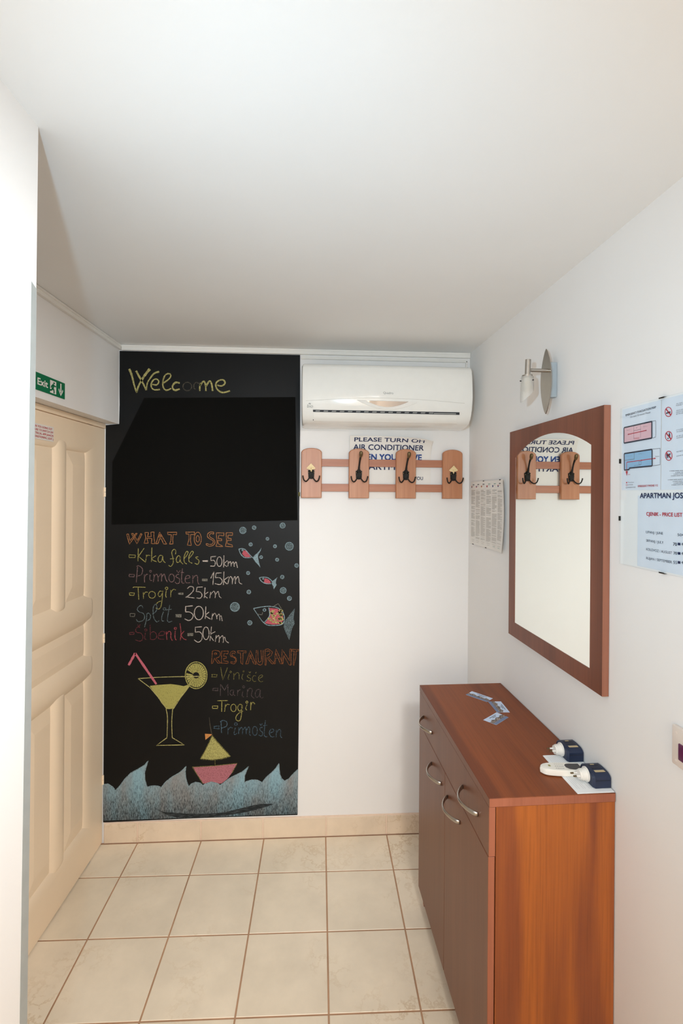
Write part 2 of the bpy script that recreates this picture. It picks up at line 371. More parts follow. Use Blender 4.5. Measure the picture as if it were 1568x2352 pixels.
# floor tiles
def inside_poly(): pass
TX, TY, TR = -.7991, -.2178, -.0138
def tpt(i, j): 
    x, y = i * .3, j * .3; return V(x * math.cos(TR) - y * math.sin(TR) + TX, x * math.sin(TR) + y * math.cos(TR) + TY, 0)
def clip(poly, n, c):
    out = []
    for i in range(len(poly)):
        p, q = poly[i], poly[(i + 1) % len(poly)]; dp, dq = p.dot(n) - c, q.dot(n) - c
        if dp >= 0: out.append(p)
        if (dp >= 0) != (dq >= 0): out.append(p + (q - p) * (dp / (dp - dq)))
    return out
full_me = None
def area(p): return abs(sum(p[i].x * p[(i + 1) % len(p)].y - p[(i + 1) % len(p)].x * p[i].y for i in range(len(p)))) / 2
G = .0028
for j in range(-15, 2):
    for i in range(-3, 7):
        c = tpt(i + .5, j - .5 + 0.0)
        ax = (tpt(1, 0) - tpt(0, 0)).normalized(); ay = (tpt(0, 1) - tpt(0, 0)).normalized()
        a, b_ = tpt(i, j - 1), tpt(i + 1, j)
        q = [tpt(i, j - 1) + (ax + ay) * G, tpt(i + 1, j - 1) + (-ax + ay) * G, tpt(i + 1, j) + (-ax - ay) * G, tpt(i, j) + (ax - ay) * G]
        if j == 1:   # last row is cut short at the back wall
            pass
        p = clip(q, V(0, -1, 0), .012); p = clip(p, nR, (V(XR, 0, 0) + nR * .001).dot(nR)) if len(p) > 2 else p
        p = clip(p, V(0, 1, 0), Y_REAR + .002) if len(p) > 2 else p
        if len(p) > 2:
            if c.y > CY_: p = clip(p, nL, (V(XL, 0, 0) + nL * -.04).dot(nL))
            else: p = clip(p, nL, (V(CX, CY_, 0) + nL * .002).dot(nL))
        if len(p) < 3 or area(p) < .0006: continue
        isfull = area(p) > .2944 ** 2 * .9995
        if isfull and full_me:
            o = bpy.data.objects.new('tile', full_me); COL.objects.link(o); o.parent = floor; o.location = c - wloc(floor) ; o.rotation_euler.z = TR; o.location.z = -wloc(floor).z
            continue
        bm = BM()
        vs = [bm.verts.new(V(x.x, x.y, -.008)) for x in p]; vt = [bm.verts.new(V(x.x, x.y, 0)) for x in p]; n = len(p)
        bm.faces.new(vs[::-1]); top = bm.faces.new(vt)
        for k in range(n): bm.faces.new((vs[k], vs[(k + 1) % n], vt[(k + 1) % n], vt[k]))
        bmesh.ops.bevel(bm, geom=list(top.edges), offset=.0012, segments=1, affect='EDGES')
        if isfull:
            for v in bm.verts: v.co = Matrix.Rotation(-TR, 3, 'Z') @ (v.co - c)
            me = bpy.data.meshes.new('tile'); bmesh.ops.recalc_face_normals(bm, faces=bm.faces); bm.to_mesh(me); bm.free(); me.materials.append(M['tile']); full_me = me
            o = bpy.data.objects.new('tile', me); COL.objects.link(o); o.parent = floor; o.location = c - wloc(floor); o.rotation_euler.z = TR; o.location.z = -wloc(floor).z
        else: fin('tile', bm, 'tile', floor)
# skirting tiles
def skirting(name, fr, cuts, h):
    bm = BM(); box(bm, fr, (cuts[0] + .001, cuts[-1] - .001), (0, .006), (0.0, h + .003)); root = struct(name, bm, 'bgrout')
    for a, b_ in zip(cuts, cuts[1:]):
        bm = BM(); box(bm, fr, (a + .003, b_ - .003), (.002, .010), (.003, h - .002), .0015); fin('tile', bm, 'btile', root)
skirting('baseboard_back', BW, [-.955, -.797, -.498, -.201, .105, .402, .70, .79], .096)
skirting('baseboard_right', lambda a, b_, z: RW(b_, a, z), [.012] + [.3 * k for k in range(1, 16)] + [4.68], .096)
skirting('baseboard_left', lambda a, b_, z: NW(b_ - .01, a, z), [.03] + [.3 * k for k in range(1, 11)] + [3.2], .096)

# ------------------------------------------------------------------ door
door = empty('door_1', LD(-.05, .38, 0), kind='structure')
def DF(s, d, z): return LD(d, s, z)
bm = BM()
box(bm, DF, (.006, .765), (-.045, -.012), (.006, 1.978), .002)      # panel ground
fin('leaf', bm, 'cream', door)
def hround(bm, fr_s, s0, s1, z0, z1, vertical, h=.013, d0=-.014, n=10, edge=.35):
    """soft rounded moulding; vertical: profile across s, else across z"""
    prof = []
    for k in range(n + 1):
        t = k / n; x = 2 * t - 1; prof.append((t, d0 + h * (1 - abs(x) ** 2.6)))
    w = (s1 - s0) if vertical else (z1 - z0)
    pts = lambda along: [fr_s(s0 + t * w, d, along) if vertical else fr_s(along, d, z0 + t * w) for t, d in prof]
    ends = (z0, z1) if vertical else (s0, s1)
    st = []
    L = ends[1] - ends[0]; m_ = 6
    for k in range(m_ + 1):      # rounded start
        a = k / m_; st.append((ends[0] + .03 * (1 - math.cos(a * math.pi / 2)), .1 + .9 * math.sin(a * math.pi / 2)))
    st += [(2 * ends[0] + L - p, q) for p, q in st[::-1]]
    rings = []
    for al, q in st:
        rings.append([bm.verts.new(fr_s(s0 + t * w, d0 + (d - d0) * q, al) if vertical else fr_s(al, d0 + (d - d0) * q, z0 + t * w)) for t, d in prof])
    for r0, r1 in zip(rings, rings[1:]):
        for k in range(n): bm.faces.new((r0[k], r0[k + 1], r1[k + 1], r1[k]))
# stiles and rails (flat outer parts with a rounded inner lip)
def lipbar(bm, s0, s1, z0, z1, lip, side, h=.0145, d0=-.014):
    """flat bar with quarter-round lips of width lip on the sides named in `side` (s- s+ z- z+)"""
    box(bm, DF, (s0 + (lip if 's-' in side else 0), s1 - (lip if 's+' in side else 0)), (d0, d0 + h), (z0 + (lip if 'z-' in side else 0), z1 - (lip if 'z+' in side else 0)))
    n = 7
    def quarter(fn, a0, a1):
        P = [(1 - math.cos(k / n * math.pi / 2), math.sin(k / n * math.pi / 2)) for k in range(n + 1)]
        r0 = [bm.verts.new(fn(a0, x, d0 + h * y)) for x, y in P]; r1 = [bm.verts.new(fn(a1, x, d0 + h * y)) for x, y in P]
        for k in range(n): bm.faces.new((r0[k], r0[k + 1], r1[k + 1], r1[k]))
        bm.faces.new(r0 + [bm.verts.new(fn(a0, 1, d0))]); bm.faces.new(r1[::-1] + [bm.verts.new(fn(a1, 1, d0))])
    if 's+' in side: quarter(lambda a, x, d: DF(s1 - lip * x, d, a), z0, z1)
    if 's-' in side: quarter(lambda a, x, d: DF(s0 + lip * x, d, a), z0, z1)
    if 'z+' in side: quarter(lambda a, x, d: DF(a, d, z1 - lip * x), s0, s1)
    if 'z-' in side: quarter(lambda a, x, d: DF(a, d, z0 + lip * x), s0, s1)
bm = BM(); lipbar(bm, .006, .177, .006, 1.978, .06, ('s+',)); fin('stile', bm, 'cream', door, 40)
bm = BM(); lipbar(bm, .583, .765, .006, 1.978, .06, ('s-',)); fin('stile', bm, 'cream', door, 40)
bm = BM(); lipbar(bm, .12, .64, 1.85, 1.978, .03, ('z-',)); fin('rail', bm, 'cream', door, 40)
bm = BM(); lipbar(bm, .12, .64, .006, .19, .04, ('z+',)); fin('rail', bm, 'cream', door, 40)
for z0, z1 in ((1.087, 1.225), (.835, .96)):
    bm = BM(); hround(bm, DF, .108, .655, z0, z1, False, h=.022); fin('rail', bm, 'cream', door, True)
for z0, z1 in ((1.19, 1.895), (.16, .87)):
    bm = BM(); hround(bm, DF, .325, .435, z0, z1, True, h=.019); fin('muntin', bm, 'cream', door, True)
for s0, s1 in ((.172, .33), (.43, .588)):
    for z0, z1 in ((1.215, 1.855), (.185, .845)):
        bm = BM()      # fielded panel: raised field with wide sloped margins
        o_ = [(s0, z0), (s1, z0), (s1, z1), (s0, z1)]; w = .045
        i_ = [(s0 + .012, z0 + w * 1.4), (s1 - w, z0 + w * 1.4), (s1 - w, z1 - w * 1.4), (s0 + .012, z1 - w * 1.4)]
        vo = [bm.verts.new(DF(s, -.0118, z)) for s, z in o_]; vi = [bm.verts.new(DF(s, -.0045, z)) for s, z in i_]
        bm.faces.new(vi)
        for k in range(4): bm.faces.new((vo[k], vo[(k + 1) % 4], vi[(k + 1) % 4], vi[k]))
        fin('panel', bm, 'cream', door)
bm = BM(); vo = [bm.verts.new(DF(s, -.0118, z)) for s, z in ((.172, .95), (.588, .95), (.588, 1.095), (.172, 1.095))]; vi = [bm.verts.new(DF(s, -.006, z)) for s, z in ((.18, .985), (.58, .985), (.58, 1.06), (.18, 1.06))]
bm.faces.new(vi)
for k in range(4): bm.faces.new((vo[k], vo[(k + 1) % 4], vi[(k + 1) % 4], vi[k]))
fin('panel', bm, 'cream', door)
for z in (1.678, .981, .304):
    bm = BM(); cyl(bm, DF(.0045, .0035, z - .022), DF(.0045, .0035, z - .0008), .0038, 12); cyl(bm, DF(.0045, .0035, z + .0008), DF(.0045, .0035, z + .022), .0038, 12); fin('hinge', bm, 'cream', door, 40)
bm = BM(); box(bm, DF, (.001, .80), (-.05, .004), (1.9805, 2.003), .002); fin('door_frame', bm, 'cream', door)
bm = BM(); box(bm, DF, (.768, .815), (-.05, .004), (-.0, 2.003), .002); fin('door_frame', bm, 'cream', door)
bm = BM(); box(bm, DF, (.70, .73), (-.001, .006), (.93, 1.09), .003); tube(bm, smooth_path([DF(.715, .006, 1.05), DF(.715, .045, 1.05), DF(.712, .045, 1.05), DF(.69, .045, 1.05)], 4), .009, 10); fin('door_handle', bm, 'nickel', door, 40)

# ================================================================== BOARD
BD = .003
bdp = [(274, 806), (689, 814), (689, 1000), (687, 1180), (688, 1400), (686, 1650), (683, 1871), (460, 1878), (235, 1888), (237, 1840), (235, 1815), (238, 1780), (240, 1700), (239, 1640), (240.5, 1560), (238, 1515), (239, 1490), (238.5, 1450), (240, 1418), (238.5, 1380), (241, 1340), (239, 1300), (241, 1220), (239, 1180), (240, 1120), (239, 1090), (240.5, 1040), (239, 1000), (240, 977), (252, 976), (273, 974), (275, 930), (273.5, 870), (275, 840)]
board = empty('chalkboard', V(-.5, 0, .1), 'tall black wall chalkboard with coloured chalk lettering, cocktail, boat, fish and blue waves', 'chalkboard')
# build outline in true coordinates, then the 3 mm skin
def hbx(u, v, d=BD):
    p = hb(u - (1.6 if u < 245 else 0), v, d)
    p.x = max(p.x, XL + .004 if p.z < 2.0 else XU + .003); p.z = min(p.z, 2.354)
    return p
bm = BM(); prism(bm, [hbx(u, v, 0) for u, v in bdp], V(0, -BD, 0)); 
fin('painted_panel', bm, 'board', board)
bm = BM(); flat(bm, [hb(u, v, BD + .0004) for u, v in ((331, 914), (678, 912), (683, 1195), (256, 1205), (258, 1061))]); fin('blackout_patch', bm, 'blackout', board, label='blacked-out area over part of the board')  # added polygon blanking out chalk writing, not a coat of paint

def crop(x0, y0, s, d=BD): return lambda x, y, dd=0: hb(x0 + x / s, y0 + y / s, BD + .0012 + dd)
KA, KB, KC, KD, KE, KF = crop(280, 830, 6.03), crop(280, 1200, 7.127), crop(480, 1200, 7.127), crop(470, 1480, 6.817), crop(260, 1190, 3.5636), crop(230, 1480, 3.336)
KG = crop(280, 1380, 7.127)
def parse(s):
    out = []
    for st in s.split(';'):
        st = st.strip()
        if st: out.append([tuple(float(q) for q in t.split(',')) for t in st.split()])
    return out
def ribbon(bm, pts, w, mi=0):
    """flat chalk stroke along 3-D points on the board"""
    pts = [p for i, p in enumerate(pts) if i == 0 or (p - pts[i - 1]).length > 1e-5]
    if len(pts) < 2: return
    n = len(pts); L, Rr = [], []
    for i, p in enumerate(pts):
        t = (pts[min(i + 1, n - 1)] - pts[max(i - 1, 0)]).normalized(); s = V(-t.z, 0, t.x)
        ww = (w[0] + (w[1] - w[0]) * i / (n - 1) if isinstance(w, tuple) else w) * .74 * random.uniform(.8, 1.15) / 2
        L.append(bm.verts.new(p + s * ww)); Rr.append(bm.verts.new(p - s * ww))
    for i in range(n - 1): bm.faces.new((L[i], L[i + 1], Rr[i + 1], Rr[i])).material_index = mi
def strokes(bm, K, s, w=.0052, curve=True, mi=0, dd=0):
    for st in parse(s):
        p = [K(x, y, dd) for x, y in st]
        if curve and len(p) > 2: p = smooth_path(p, 5)
        elif len(p) == 2: p = [p[0].lerp(p[1], k / 5) for k in range(6)]
        else:
            q = []
            for a, b_ in zip(p, p[1:]): q += [a.lerp(b_, k / 4) for k in range(4)]
            p = q + [p[-1]]
        ribbon(bm, p, w, mi)
def ell(cx, cy, rx, ry, n=20, a0=0): return ' '.join('%.1f,%.1f' % (cx + rx * math.cos(a0 + 2 * math.pi * k / n), cy + ry * math.sin(a0 + 2 * math.pi * k / n)) for k in range(n + 1))
def fill(bm, K, s, dd=-.0004, mi=0):
    for st in parse(s): flat(bm, [K(x, y, dd) for x, y in st], mi)
def chalkpart(name, bm, mats, label=None): return fin(name, bm, mats, board, label=label, recalc=False)

# Welcome
bm = BM()
for s, w in (('100,105 135,190 170,330 205,435', (.016, .009)), ('385,105 300,215 230,340 205,430', (.017, .009)), ('195,130 250,230 300,320 335,400', (.015, .008)),
             ('338,398 352,300 400,220 450,165 515,142', (.007, .012)), ('420,318 480,325 510,280 480,245 440,255 408,300 405,350 430,385 470,395 525,388', .009),
             ('565,305 625,265 670,220 672,180 640,170 600,190 572,250 565,320 580,375 620,400 680,375', .009), ('800,300 745,292 705,330 702,370 735,400 800,382', .011),
             ('1078,410 1078,345 1090,300', .009), ('1080,340 1125,278 1155,310 1162,410', .010), ('1165,345 1212,272 1240,310 1255,410', .010),
             ('1320,330 1380,340 1425,305 1410,262 1360,258 1310,290 1300,340 1330,400 1400,432 1495,408', .010)):
    strokes(bm, KA, s, w)
for s in (ell(905, 348, 60, 58), '1020,385 998,370 998,320 1030,290 1065,310'): strokes(bm, KA, s, .006, mi=1)
chalkpart('welcome_lettering', bm, ['c_yel', 'c_dim'], 'pale yellow chalk greeting, its o half rubbed out')
# WHAT TO SEE
bm = BM(); W1 = .0042
strokes(bm, KB, '75,192 122,355 250,178 ; 75,192 105,188 132,300 228,178 250,178 ; 155,182 245,350 328,192 308,180 250,300 180,178 155,182 ; '
        '375,165 435,165 418,235 480,232 472,160 525,155 522,230 538,348 480,345 490,262 408,258 428,340 362,340 390,250 375,165 ; '
        '555,350 615,158 732,355 680,350 645,268 618,265 590,345 555,350 ; 600,240 618,195 640,240 600,240 ; '
        '745,155 760,162 895,160 893,200 840,195 830,280 835,350 778,355 800,300 808,200 752,198 745,155 ; '
        '1045,150 1060,160 1185,155 1185,200 1125,195 1120,290 1135,378 1070,370 1095,280 1095,190 1050,188 1045,150', W1, False)
strokes(bm, KB, ell(1240, 268, 58, 108) + ';' + ell(1240, 268, 27, 52) + '; 1500,160 1450,155 1405,185 1400,235 1440,270 1490,300 1480,350 1430,360 1385,345 1382,368 1430,388 1490,375 1520,330 1500,275 1450,245 1430,210 1460,180 1498,190 1500,160', W1)
strokes(bm, KC, '118,170 243,172 240,218 160,208 150,265 205,268 205,300 140,295 150,350 220,385 222,395 110,390 130,340 118,170 ; '
        '278,170 385,168 383,212 310,208 308,258 360,262 362,295 300,292 295,345 380,370 385,400 268,390 285,300 278,170', W1, False)
chalkpart('heading_lettering', bm, 'c_or', 'orange outlined capitals over the distance list')
# list lines (index 0 colour word, index 1 white distance)
def line(name, mats, parts, label=None):
    bm = BM()
    for K, s, mi, cv in parts: strokes(bm, K, s, .0046, cv, mi)
    chalkpart(name, bm, mats, label)
bm = BM()
strokes(bm, KB, '115,530 222,535 212,575 118,575 115,530', .004, False, 0)
strokes(bm, KB, '268,425 262,635 ; 362,422 270,555 385,650', .005, False, 0)
strokes(bm, KB, '400,530 388,645 ; 390,590 415,540 460,540 ; 490,410 482,645 ; 555,545 488,600 570,645 ; 665,545 620,540 590,600 610,650 650,630 668,550 675,620 710,662 ; 785,598 855,590 ; '
        '875,520 882,465 850,440 815,490 835,590 838,660 800,720 762,700 ; 955,560 920,545 888,600 905,655 945,635 955,560 960,640 1000,682 ; 1020,590 1060,540 1082,490 1060,472 1030,520 1015,580 1022,650 1060,680 ; '
        '1095,590 1140,540 1168,490 1145,470 1110,520 1092,580 1100,640 1150,668 ; 1250,560 1205,575 1260,625 1240,685 1190,665', .0048)
fill(bm, KB, '1318,620 1408,618 1405,645 1322,642', mi=1)
strokes(bm, KC, '112,555 30,562 28,625', .005, False, 1)
strokes(bm, KC, '28,625 75,620 102,660 85,712 20,712 ; ' + ell(168, 642, 42, 78) + '; 243,540 238,735 ; 300,625 245,680 295,725 ; 315,635 308,715 ; 312,680 345,640 360,680 360,720 ; 362,690 395,645 412,725 ; 410,690 440,645 455,700 465,742', .005, True, 1)
chalkpart('falls_lettering', bm, ['c_yel2', 'c_wh'], 'first list line, yellow words and white distance')
bm = BM()
strokes(bm, KB, '118,850 205,852 200,890 118,888 118,850 ; 895,785 920,825 955,785', .004, False, 0)
strokes(bm, KB, '255,720 235,980 ; 238,720 275,708 335,760 320,850 250,878 ; 365,850 370,980 ; 368,900 400,850 425,852 ; 460,855 458,940 490,950 ; ' + ell(468, 800, 15, 15, 10) + '; 520,845 525,900 512,975 ; 525,890 565,845 590,900 592,965 ; 595,900 645,840 648,965 ; '
        '650,900 690,845 718,930 745,975 ; ' + ell(812, 910, 45, 65) + '; 935,850 900,855 885,890 940,925 935,990 890,1000 870,975 ; 990,755 975,900 985,990 1020,990 ; 960,820 1015,820 ; '
        '1035,925 1110,905 1095,870 1055,875 1033,930 1050,985 1115,985 ; 1160,870 1158,995 ; 1160,920 1200,870 1235,880 1240,970 1262,1015', .0045)
fill(bm, KB, '1310,920 1400,920 1400,962 1310,960', mi=2)
strokes(bm, KC, '28,915 78,805 62,1022 ; 205,825 115,830 103,905', .005, False, 1)
strokes(bm, KC, '103,905 175,905 215,960 180,1015 95,1000 ; 243,805 235,1025 ; 320,890 245,950 298,1010 ; 330,900 308,1005 ; 325,920 355,885 380,930 380,1010 ; 385,950 425,885 430,1005 ; 430,950 470,885 488,930 495,985 540,1010', .005, True, 1)
chalkpart('primosten_lettering', bm, ['c_pg', 'c_wh', 'c_gr'], 'second list line, mauve word and white distance')
bm = BM()
strokes(bm, KB, '122,1150 205,1155 195,1195 125,1190 122,1150 ; 178,1068 200,1056 385,1062 ; 265,1065 275,1265', .0048, False, 0)
strokes(bm, KB, '350,1145 352,1250 ; 352,1190 385,1140 420,1145 ; ' + ell(492, 1185, 55, 55) + '; 660,1130 620,1125 590,1180 625,1215 665,1150 668,1125 655,1280 635,1380 600,1418 555,1400 ; 640,1285 590,1305 560,1340 ; 725,1110 715,1200 730,1225 ; ' + ell(730, 1078, 20, 20, 10) + '; 800,1105 798,1222 ; 800,1150 840,1095 880,1105', .0045)
fill(bm, KB, '918,1150 1008,1150 1005,1185 918,1180', mi=2)
strokes(bm, KB, '1070,1085 1110,1050 1165,1060 1165,1120 1100,1190 1040,1225 ; 1040,1225 1080,1222 1185,1238 ; 1360,1065 1345,1235 ; 1410,1140 1350,1190 1400,1240', .005, True, 1)
strokes(bm, KB, '1320,1055 1230,1060 1215,1130', .005, False, 1)
strokes(bm, KB, '1215,1130 1280,1140 1310,1190 1280,1240 1220,1235', .005, True, 1)
strokes(bm, KE, '797,605 790,655 ; 795,628 822,598 835,625 833,655 ; 836,628 858,600 868,640 885,655', .0045, True, 1)
chalkpart('trogir_lettering', bm, ['c_yel2', 'c_wh', 'c_gr'], 'third list line, yellow word and white distance')
bm = BM()
strokes(bm, KG, '132,208 212,210 205,258 135,255 132,208', .004, False, 1)
strokes(bm, KG, '342,120 330,85 300,78 262,110 252,150 290,185 345,205 370,255 355,310 300,340 255,335 235,300 ; 405,205 400,300 370,430 ; 400,230 430,200 465,235 455,300 400,330 ; '
        '495,215 545,185 572,130 565,70 540,60 512,110 510,200 525,290 570,345 610,320 ; 680,180 652,260 655,325 690,330 ; ' + ell(697, 132, 22, 20, 10) + '; 782,65 755,220 742,310 765,348 820,332 ; 722,150 812,138', .0045, True, 0)
fill(bm, KG, '878,218 976,220 972,272 878,268', mi=2)
strokes(bm, KG, '1158,82 1042,92 1040,182', .006, False, 3)
strokes(bm, KG, '1040,182 1110,185 1165,235 1140,300 1085,322 1025,292 ; ' + ell(1258, 200, 74, 110) + '; 1372,92 1362,295 ; 1425,185 1368,240 1450,300', .0055, True, 3)
strokes(bm, KE, '812,780 806,832 ; 810,805 830,778 845,805 848,828 ; 846,808 866,785 872,838 ; 870,812 882,800 892,843', .0045, True, 3)
chalkpart('split_lettering', bm, ['c_bl', 'c_gr', 'c_gr', 'c_wh'], 'fourth list line, grey blue word and white distance')
bm = BM()
strokes(bm, KG, '125,518 200,515 195,550 125,552 125,518 ; 255,388 275,425 298,388', .004, False, 1)
strokes(bm, KG, '295,435 262,428 228,460 228,500 260,520 310,530 342,580 335,635 290,660 220,638 ; 385,515 372,590 378,625 405,630 ; ' + ell(390, 478, 18, 18, 10) + '; 460,390 465,630 ; 462,530 520,505 565,550 560,610 510,635 465,630 ; 600,570 680,560 698,520 670,498 625,515 595,570 605,620 690,630', .0042, True, 1)
strokes(bm, KG, '725,505 735,640 ; 728,560 765,500 800,520 800,600 825,652 ; 872,490 868,600 888,645 ; ' + ell(875, 452, 18, 18, 10) + '; 950,370 965,520 955,645 ; 1018,495 970,560 1010,620 1055,638', .005, True, 0)
fill(bm, KG, '1072,530 1165,528 1165,575 1072,578', mi=2)
strokes(bm, KG, '1305,425 1200,432 1200,515', .0052, False, 3)
strokes(bm, KG, '1200,515 1270,510 1312,560 1300,640 1245,678 1182,638 ; ' + ell(1375, 532, 50, 103) + '; 1465,422 1440,655 ; 1525,505 1448,560 1500,655', .005, True, 3)
strokes(bm, KE, '842,958 835,1012 ; 840,985 862,960 868,990 865,1018 ; 868,988 893,962 902,1000 898,1020 ; 900,985 912,975 922,1005 945,1022', .0045, True, 3)
chalkpart('sibenik_lettering', bm, ['c_red', 'c_redd', 'c_gr', 'c_wh'], 'fifth list line, red word and white distance')
# RESTAURANT
bm = BM()
strokes(bm, KD, '175,215 250,295 205,295 150,215 128,290 105,305 120,110 ; 150,140 180,135 190,155 150,162 150,140 ; 265,105 372,105 360,150 305,140 295,185 340,190 335,220 295,220 300,260 365,265 365,298 262,295 265,105 ; '
        '515,100 650,105 645,135 600,130 595,315 565,290 560,135 520,135 515,100 ; 640,310 715,95 805,315 765,300 735,220 700,215 680,300 640,310 ; 700,195 718,160 732,200 700,195 ; '
        '1060,120 1040,180 995,200 1085,300 1050,305 970,200 960,325 945,325 945,80 ; 1085,305 1115,75 1220,305 1180,300 1150,215 1110,215 1105,300 1085,305 ; 1100,190 1115,140 1135,195 ; '
        '1205,300 1210,80 1330,260 1330,75 1355,75 1350,325 1320,320 1235,170 1225,305 1205,300 ; 1360,78 1472,80 1470,105 1430,105 1425,200 1395,330 1385,320 1400,105 1362,105 1360,78', .0036, False)
strokes(bm, KD, '120,110 150,95 220,105 245,150 225,195 175,215 ; 485,130 455,105 410,120 398,160 415,190 455,205 485,235 460,278 400,268 ; 480,150 440,135 425,160 440,185 485,210 495,260 460,305 395,285 ; '
        '808,90 805,260 855,320 905,290 915,90 ; 830,90 840,260 862,278 888,240 880,90 ; 945,80 1000,75 1060,120 ; 965,110 1005,105 1020,140 970,178', .0036)
chalkpart('restaurant_lettering', bm, 'c_ord', 'dim orange outlined capitals at the board edge')
bm = BM(); strokes(bm, KD, '105,470 200,475 185,490 190,510 105,508 120,490 105,470 ; 250,360 282,560 358,362 ; 690,425 705,450 722,425 ; 810,430 795,455', .0042, False)
strokes(bm, KD, '385,465 365,540 385,545 ; ' + ell(405, 432, 13, 13, 10) + '; 455,450 455,550 ; 455,500 500,445 535,460 538,550 ; 600,460 580,520 600,555 ; ' + ell(608, 422, 10, 10, 8) + '; 715,485 680,480 670,510 720,540 700,575 652,565 ; 800,495 770,490 745,530 765,580 805,578 ; 850,540 905,500 890,480 855,495 840,545 870,585 910,580', .0042)
chalkpart('vinisce_lettering', bm, 'c_yeld', 'dim yellow first restaurant line')
bm = BM(); strokes(bm, KD, '120,690 210,685 200,705 212,728 120,722 135,705 120,690 ; 245,805 248,620 310,720 362,620 365,805', .0042, False)
strokes(bm, KD, '455,715 410,720 395,770 430,800 455,720 450,780 475,805 ; 515,715 512,805 ; 513,755 540,715 565,712 ; 598,735 585,800 610,825 ; ' + ell(610, 665, 16, 16, 10) + '; 668,700 662,825 ; 665,760 700,690 745,710 730,800 775,845 ; 870,710 820,710 790,770 810,830 850,800 870,715 865,810 890,840 918,825', .0042)
chalkpart('marina_lettering', bm, 'c_mar', 'grey mauve second restaurant line')
bm = BM(); strokes(bm, KD, '122,965 205,965 200,1003 120,1003 122,965 ; 198,882 360,880 ; 268,882 265,1055', .0055, False)
strokes(bm, KD, '325,935 310,1055 ; 320,985 350,940 388,945 ; ' + ell(450, 995, 42, 58) + '; 580,945 545,940 515,990 545,1045 585,1000 582,945 575,1100 550,1190 500,1190 488,1140 530,1080 600,1045 ; 665,940 640,1000 660,1032 ; ' + ell(660, 905, 16, 16, 10) + '; 722,905 718,1030 ; 720,960 750,905 785,935', .005)
chalkpart('trogir_lettering', bm, 'c_yel2', 'yellow third restaurant line')
bm = BM(); strokes(bm, KD, '140,1285 230,1275 215,1300 230,1325 140,1315 155,1300 140,1285 ; 862,1245 878,1270 900,1240', .004, False)
strokes(bm, KD, '255,1215 265,1390 ; 242,1215 290,1190 345,1220 340,1280 265,1312', .0058)
strokes(bm, KD, '365,1305 362,1410 ; 363,1350 400,1300 435,1310 ; 480,1305 458,1395 478,1412 505,1390 ; ' + ell(488, 1248, 22, 20, 10) + '; 535,1300 530,1405 ; 532,1360 570,1300 592,1330 590,1410 ; 592,1350 640,1295 650,1410 ; 652,1350 690,1290 705,1330 700,1400 718,1430 ; '
        + ell(785, 1355, 38, 70) + '; 905,1300 865,1310 870,1350 905,1380 890,1435 845,1420 ; 950,1190 930,1400 950,1445 980,1445 ; 915,1275 978,1265 ; 1020,1390 1080,1360 1065,1325 1030,1335 1010,1390 1040,1445 1090,1445 ; 1120,1340 1118,1455 ; 1120,1390 1160,1335 1190,1350 1185,1430 1210,1465', .0042)
chalkpart('primosten_lettering', bm, 'c_prim', 'blue grey fourth restaurant line')
# cocktail
bm = BM()
strokes(bm, KF, '218,160 268,68', .015, False, 1, .0006); strokes(bm, KF, '268,68 430,305', .0145, False, 1, .0006)
strokes(bm, KF, '290,262 500,250 755,245 ; 505,495 515,560 512,710 ; 555,495 548,600 552,715', .005, True, 0)
strokes(bm, KF, '290,262 380,330 440,400 510,495 ; 690,300 640,370 570,480 560,495 ; 552,715 645,770 430,775 512,715', .005, False, 0)
fill(bm, KF, '380,318 430,312 540,304 600,312 640,320 700,300 665,350 630,395 590,440 560,492 530,496 508,494 470,450 440,400 405,355', mi=2)
bmL = KF
n = 28
for k in range(n):     # lime wheel in segments
    a0, a1 = 2 * math.pi * k / n, 2 * math.pi * (k + .84) / n
    P = [(735 + rx * math.cos(a), 237 + ry * math.sin(a)) for rx, ry, a in ((24, 24, a0), (76, 92, a0), (76, 92, a1), (24, 24, a1))]
    if not (190 < math.degrees(a0) < 202): flat(bm, [KF(x, y, -.0003) for x, y in P], 3)
strokes(bm, KF, ell(735, 237, 83, 102, 30), .006, True, 3)
chalkpart('cocktail_drawing', bm, ['c_yel', 'c_pink', 'c_liq', 'c_lime'], 'yellow cocktail glass with pink straw and lime wheel')
# boat
bm = BM()
fill(bm, KF, '858,698 895,745 950,805 998,858 930,878 860,886 810,882 766,878 800,820 830,760', mi=0)
strokes(bm, KF, '858,698 895,745 950,805 998,858 930,878 860,886 810,882 766,878 800,820 830,760 858,698', .006, False, 1)
strokes(bm, KF, '835,560 845,640 858,695', (.003, .008), True, 4)
fill(bm, KF, '802,685 862,688 806,732', mi=2)
strokes(bm, KF, '880,886 880,925', .005, False, 1)
fill(bm, KF, '712,942 870,932 1048,914 1020,970 975,1030 930,1065 860,1072 785,1065 745,1005', -.0002, 3)
strokes(bm, KF, '705,940 870,930 1050,912 1010,985 ; 705,940 740,995 785,1065', .005, False, 1)
chalkpart('boat_drawing', bm, ['c_sail', 'c_yeld', 'c_flag', 'c_hull', 'c_dim'], 'boat with yellow sail, orange pennant and pink hull')
